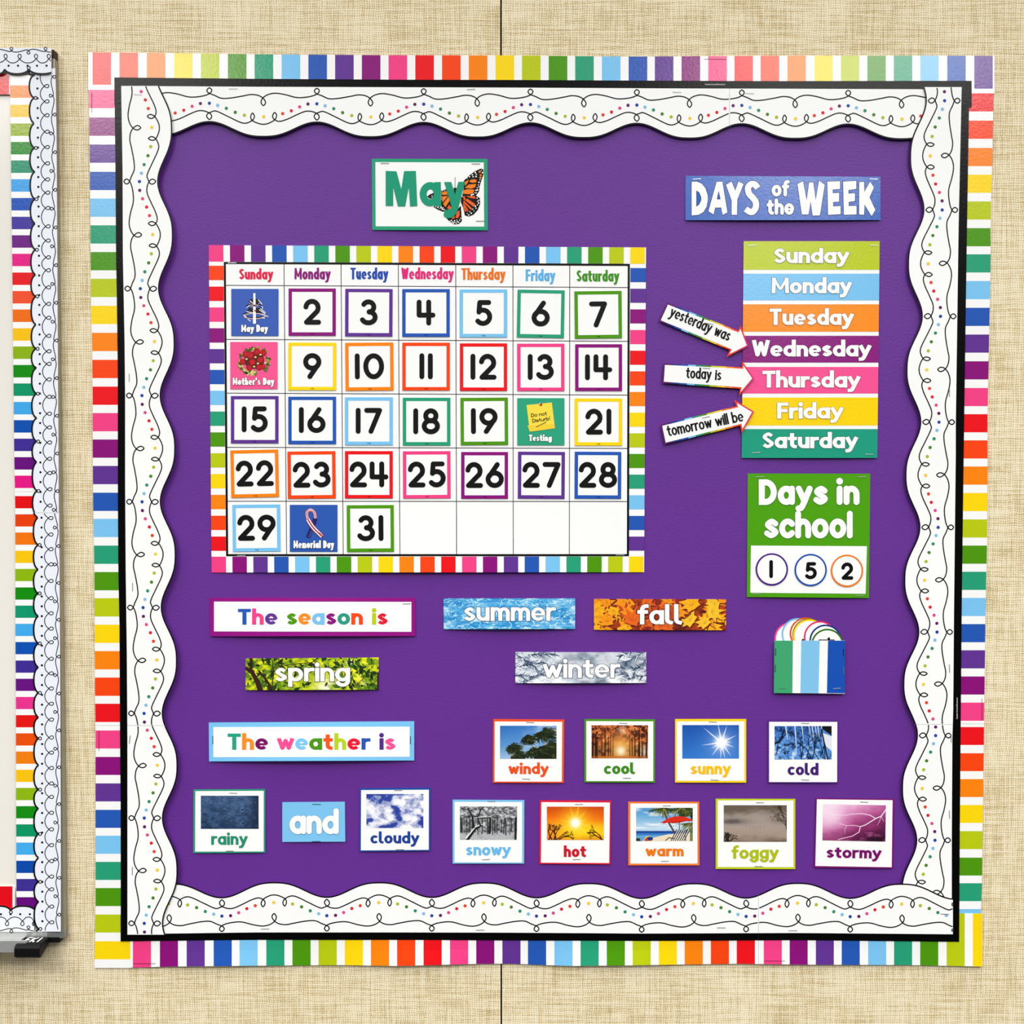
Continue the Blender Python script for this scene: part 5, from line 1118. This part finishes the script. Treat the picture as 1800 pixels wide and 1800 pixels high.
p = Part(dep); p.slab(C, (126, 198, 242), nx=5, ny=3); root = tag(p.build('word_card'), 'light blue card reading and in white between rainy and cloudy', 'card')
p = Part(dep); p.text('and', 508.7, 595.6, 1466.3, 44.6, 32.8, 9.6, WHITE, .0001, 'round', sp=.6, outline=((96, 160, 206), .7)); child(p, 'lettering', root, 'white word and')
for x, y, a in ((556.5, 1413.8, 2), (556, 1479, -1)): staple(root, dep, x, y, a, 15, (96, 120, 140), off=.0005)

# ------------------------------------------------------------------ whiteboard at the left, its marker tray and its borders
BD = 0.0125
Wx = lambda px, py, d: W(px, py, d)[0]
Wz = lambda px, py, d: W(px, py, d)[2]
xr = Wx(104.5, 900, BD); zt = Wz(60, 86, BD); zb = Wz(60, 1649, BD); xl = W(0, 900, BD)[0] - 0.45
alu = mat((196, 198, 196), 'metal'); olive = mat((168, 164, 146), 'metal')
wb = box_obj('whiteboard', xl, xr - 0.012, -0.0100, -0.0004, zb + 0.006, zt - 0.004, mat((240, 235, 226), 'board'))
tag(wb, 'large whiteboard with decorated frame at the left edge', 'whiteboard')
box_obj('frame_rail', xr - 0.020, xr, -BD, -0.0002, zb + 0.0, zt - 0.012, olive, wb); box_obj('frame_rail', xl, xr - 0.0205, -BD, -0.0002, zb, zb + 0.012, alu, wb); box_obj('frame_rail', xl, xr - 0.0205, -BD, -0.0002, zt - 0.012, zt, alu, wb)
cc = box_obj('corner_cap', xr - 0.020, xr - 0.0005, -BD, -0.0002, zt - 0.0118, zt - 0.001, mat((66, 52, 36), 'plastic'), wb)
box_obj('corner_cap', xr - 0.022, xr + 0.0002, -BD - 0.0004, -0.0001, zb, zb + 0.009, mat((150, 152, 152), 'metal'), wb)
def extrude(name, prof, x0, x1, m, parent, bev=0.0, label=None):
    """prof: (depth, z) outline, extruded from x0 to x1"""
    o_ = Vector(ORG[parent.name]); n = len(prof)
    V = [(x - o_[0], -d - o_[1], z - o_[2]) for x in (x0, x1) for d, z in prof]
    Fc = [list(range(n)), list(range(2 * n - 1, n - 1, -1))] + [[i, n + i, n + (i + 1) % n, (i + 1) % n] for i in range(n)]
    me = bpy.data.meshes.new(name); me.from_pydata(V, [], Fc); me.materials.append(m); me.update(); me.validate()
    o = bpy.data.objects.new(name, me); COL.objects.link(o); o.parent = parent; ORG[o.name] = tuple(o_)
    if bev:
        b = o.modifiers.new('bevel', 'BEVEL'); b.width = bev; b.segments = 3; b.limit_method = 'ANGLE'
    if label: o['label'] = label
    return o
z0 = Wz(80, 1647.5, 0.012); xc1 = Wx(88, 1650, 0.012); xc0 = Wx(44, 1650, 0.012)
tray = extrude('marker_tray', [(0.0, z0 + .0005), (.030, z0 + .0005), (.034, z0 + .0055), (.037, z0 + .0055), (.037, z0 - .009), (.033, z0 - .009), (.031, z0 - .002), (0.0, z0 - .002)], xl, xc0 + .012, alu, wb)
cap = extrude('end_cap', [(0.0126, z0 + .001), (.036, z0 + .0028), (.041, z0 + .002), (.044, z0 - .001), (.044, z0 - .0115), (.040, z0 - .0148), (.030, z0 - .0115), (.0126, z0 - .0065)], xc0, xc1, mat((16, 15, 15), 'plastic'), tray, .0012, 'black plastic tray end cap')
extrude('wall_bracket', [(0.0, z0 + .0015), (.0135, z0 + .0005), (.0135, z0 - .0065), (0.0, z0 - .0065)], xc1 - .006, Wx(109, 1650, 0.006), mat((16, 15, 15), 'plastic'), tray, .0008)
# white maker's letters on the sloping top of the end cap
o_ = Vector(ORG[cap.name]); V = []; Fc = []
def cap_pt(u, v):   # u 0..1 across, v 0..1 from front to back on the slope
    d = .0335 - .0165 * v; z = z0 + .001 + .0018 * (d - .0126) / .0234 + .0003
    return (xc0 + .0065 + u * .021 - o_[0], -d - o_[1], z - o_[2])
def bar(a, b, t=.05):
    dx, dy = b[0] - a[0], b[1] - a[1]; l = math.hypot(dx, dy * .45) or 1; nx, ny = -dy * .45 / l * t, dx / l * t * 2.2; k = len(V)
    for q in ((a[0] + nx, a[1] + ny), (b[0] + nx, b[1] + ny), (b[0] - nx, b[1] - ny), (a[0] - nx, a[1] - ny)): V.append(cap_pt(*q))
    Fc.append([k, k + 1, k + 2, k + 3])
for a, b_ in (((.05, 0), (.05, 1)), ((.05, 1), (.28, 1)), ((.05, .5), (.25, .5)), ((.05, 0), (.28, 0)), ((.4, 0), (.4, 1)), ((.66, 1), (.42, .5)), ((.42, .5), (.66, 0)), ((.86, 0), (.86, 1))): bar(a, b_)
me = bpy.data.meshes.new('lettering'); me.from_pydata(V, [], Fc); me.materials.append(mat((236, 236, 232), 'matte')); o = bpy.data.objects.new('lettering', me); COL.objects.link(o); o.parent = cap

# striped strips on the whiteboard
GW_ = 'rainbow striped border strips on the whiteboard'
WSO = interp([(130, 18), (170, 18), (240, 19), (350, 20), (450, 21.5), (560, 22.5), (700, 24), (800, 25), (900, 27), (1100, 27), (1250, 28), (1350, 28), (1600, 29)])
vs_ = [(150, ORANGE), (184, (240, 196, 4)), (217, (150, 178, 8)), (249.5, (14, 138, 8)), (282, (8, 146, 108)), (315, (60, 164, 232)), (348, (10, 82, 182)), (381, (66, 50, 158)), (413.5, (108, 14, 132)), (446, (232, 22, 134)), (479, (232, 16, 28)), (511.5, (244, 80, 40)), (544, (242, 110, 10)), (577, (250, 196, 6)), (609, (140, 180, 10)), (641.5, (14, 140, 8)), (674, (8, 150, 104)), (706.5, (64, 170, 236)), (738.5, (8, 80, 176)), (771, (64, 44, 150)), (803.5, (104, 8, 126)), (836, (232, 20, 134))]
vs2 = [(872, (232, 6, 16)), (904, (236, 64, 4)), (936, (246, 118, 8)), (968, (252, 200, 8)), (1000, (142, 184, 10)), (1032.5, (14, 142, 8)), (1064.5, (10, 152, 108)), (1096.5, (66, 172, 238)), (1128.5, (8, 82, 180)), (1161, (64, 44, 150)), (1193, (106, 14, 130)), (1225, (236, 50, 146)), (1257, (232, 20, 16)), (1289, (238, 80, 6)), (1321, (246, 128, 10)), (1353, (252, 196, 10)), (1385, (142, 184, 14)), (1417, (16, 142, 14)), (1449, (8, 150, 100)), (1481, (68, 174, 240)), (1513, (6, 74, 172)), (1545, (62, 46, 150)), (1577, (102, 6, 124))]
tag(striped_strip('striped_border', 132, 864, WSO, 1, [(a, a + 22, c) for a, c in vs_], fl(BD + .0012), False, 50, 'rainbow striped strip down the right side of the whiteboard, upper piece', GW_), None, 'border')
tag(striped_strip('striped_border', 864.4, 1612, WSO, 1, [(a, a + 21.6, c) for a, c in vs2], fl(BD + .0012), False, 50, 'rainbow striped strip down the right side of the whiteboard, lower piece', GW_), None, 'border')
striped_strip('striped_border', -260, 17.5, fl2 if False else (lambda s: 130.0), 1, [(-15, 16, (226, 18, 34)), (-62, -30, (236, 66, 146)), (-110, -78, PLUM), (-158, -126, PURPLE)], fl(BD + .0006), True, 36, 'rainbow striped strip along the top of the whiteboard, under the white scallops', GW_)
striped_strip('striped_border', -260, 26, (lambda s: 1612.0), -1, [(-9, 22, (230, 6, 26)), (-56, -24, ORED), (-103, -71, ORANGE), (-150, -118, YELLOW)], fl(BD + .0006), True, 54, 'rainbow striped strip along the bottom of the whiteboard, with one red stripe showing', GW_)

# white scalloped strips on the whiteboard (black dots, loops, no colour)
LW = (238, 242, 250)
def lace(a, b, cusps, edge0, full, pt, dep, label, loops_mid, loops_out, ph=0, dots0=None, stp=17.3):
    """edge0(s): scallop crest; full(s): straight outer edge; cusps: (s, looped?) notches along the scalloped edge"""
    cs = [c for c, _ in cusps]
    def notch(s):
        for q0, q1 in zip(cs, cs[1:]):
            if q0 <= s <= q1:
                u = abs((s - q0) / (q1 - q0) * 2 - 1); return 1 - math.sqrt(max(0, 1 - u ** 2.2 * .98))
        return 0
    E = lambda s: edge0(s) + 9.0 * min(1, notch(s) * 1.15)
    n = int((b - a) / 2); ss = [a + (b - a) * i / n for i in range(n + 1)]
    p = Part(dep); p.sheet([[pt(s, E(s) + (full(s) - E(s)) * k) for s in ss] for k in (0, .4, 1)], LW, 0, .0004)
    p.ribbon([pt(s, E(s) + 1.2) for s in ss], 2.9, (10, 10, 12), .00008)
    for c, lp_ in cusps:
        if lp_ and a < c < b - 3: p.ring(*pt(c, edge0(c) + 12.0), 2.6, 1.6, (14, 14, 18), .0001, n=14)
    s = dots0 if dots0 is not None else a + 10
    while s < b - 2:
        p.disc(*pt(s, edge0(s) + 15.5), 2.0, (10, 10, 12), .0001, n=12); s += stp
    def loopline(centers, base, amp, lw, side):
        pts = []
        for q0, q1 in zip(centers, centers[1:]):
            h_ = (q1 - q0)
            pts += [(q0 - 2, base + amp * .75), (q0 + 2.2, base + amp + 2.5), (q0 + 2, base + amp + 7), (q0 - 1.5, base + amp + 8), (q0 - 3, base + amp + 4), (q0 + 2, base + amp * .7), (q0 + h_ * .3, base + .8), (q0 + h_ * .55, base), (q0 + h_ * .8, base + amp * .3)]
        seg = [pt(s_, edge0(s_) + t) for s_, t in catmull(pts, 4) if a + .5 < s_ < b - .5]
        if len(seg) > 2: p.ribbon(seg, 1.5, (14, 14, 18), .0001)
    loopline(loops_mid, 20.5, 7.0, 1.5, 1)
    pts = []
    for i, c in enumerate(loops_out):
        q = 42.5; sg = 1 if (i + ph) % 2 == 0 else -1
        pts += [(c - 3, q + sg * -1.5), (c + 1, q + sg * 1.0), (c + 2.6, q + sg * 4), (c, q + sg * 6), (c - 2.6, q + sg * 4), (c - .5, q + sg * .6), (c + 4, q - sg * 2), (c + 12, q - sg * 2.2)]
    seg = [pt(s_, edge0(s_) + t - 0.5) for s_, t in catmull(pts, 4) if a + .5 < s_ < b - .5]
    if len(seg) > 2: p.ribbon(seg, 1.5, (14, 14, 18), .0001)
    return tag(p.build('scalloped_border'), label, 'border', 'white scalloped border strips on the whiteboard')
def seqf(a, b, st, j=3, seed=1):
    g = random.Random(seed); out = []; s = a
    while s < b: out.append(s + g.uniform(-j, j)); s += st
    return out
eV = interp([(120, 50), (450, 53), (900, 56), (910, 57.5), (1300, 58.5), (1450, 58.5), (1640, 59)])
fV = interp([(120, 97), (150, 98), (250, 99.5), (600, 101.5), (900, 103.5), (902, 104), (1200, 106), (1500, 107), (1640, 107)])
ptV = lambda s, t: (t, s)
cuV = [(132, 0), (172, 1), (217, 0), (260, 1), (302, 0), (350, 1), (393, 0), (439, 1), (483, 0), (521, 1), (571, 0), (613, 1), (646.5, 0), (692, 1), (735, 0), (776, 1), (812, 0), (863, 1), (906, 0)]
cuV2 = [(868, 0), (910, 0), (958, 1), (1001, 0), (1043, 1), (1083, 0), (1131, 1), (1173, 0), (1218, 1), (1261, 0), (1298, 1), (1345, 0), (1388, 1), (1421, 0), (1466, 1), (1508, 0), (1550, 1), (1585, 0), (1633, 1), (1675, 0)]
lace(120, 901, cuV, eV, fV, ptV, fl(BD + .0024), 'white scalloped strip with black loops down the right side of the whiteboard, upper piece', seqf(122, 925, 27.4), [135 + 33.1 * i for i in range(25)], 0, 190 - 17.3 * 4)
lace(901.3, 1637.5, cuV2, eV, fV, ptV, fl(BD + .0022), 'white scalloped strip with black loops down the right side of the whiteboard, lower piece', seqf(886, 1670, 27.2, seed=4), [895 + 32.4 * i for i in range(25)], 0, 910)
cuT = [(-260 + 41 * i, i % 2) for i in range(7)] + [(8, 0), (50.5, 1), (98, 0)]
ptT = lambda s, t: (s, 131 - (t - 50))
lace(-260, 90.3, cuT, lambda s: 50.0, lambda s: 97.0, ptT, fl(BD + .0040), 'white scalloped strip with black loops along the top of the whiteboard', seqf(-262, 120, 27), [-250 + 30 * i for i in range(13)], 1, 15 - 16.7 * 16, 16.7)
cuB = [(-260 + 40 * i, i % 2) for i in range(7)] + [(19, 1), (62, 0)]
ptB = lambda s, t: (s, 1591.5 + (t - 50))
lace(-260, 60, cuB, lambda s: 50.0, lambda s: 96.4, ptB, fl(BD + .0018), 'white scalloped strip with black loops along the bottom of the whiteboard', seqf(-262, 90, 25), [-250 + 30 * i for i in range(12)], 1, 1.5 - 17 * 15, 17)
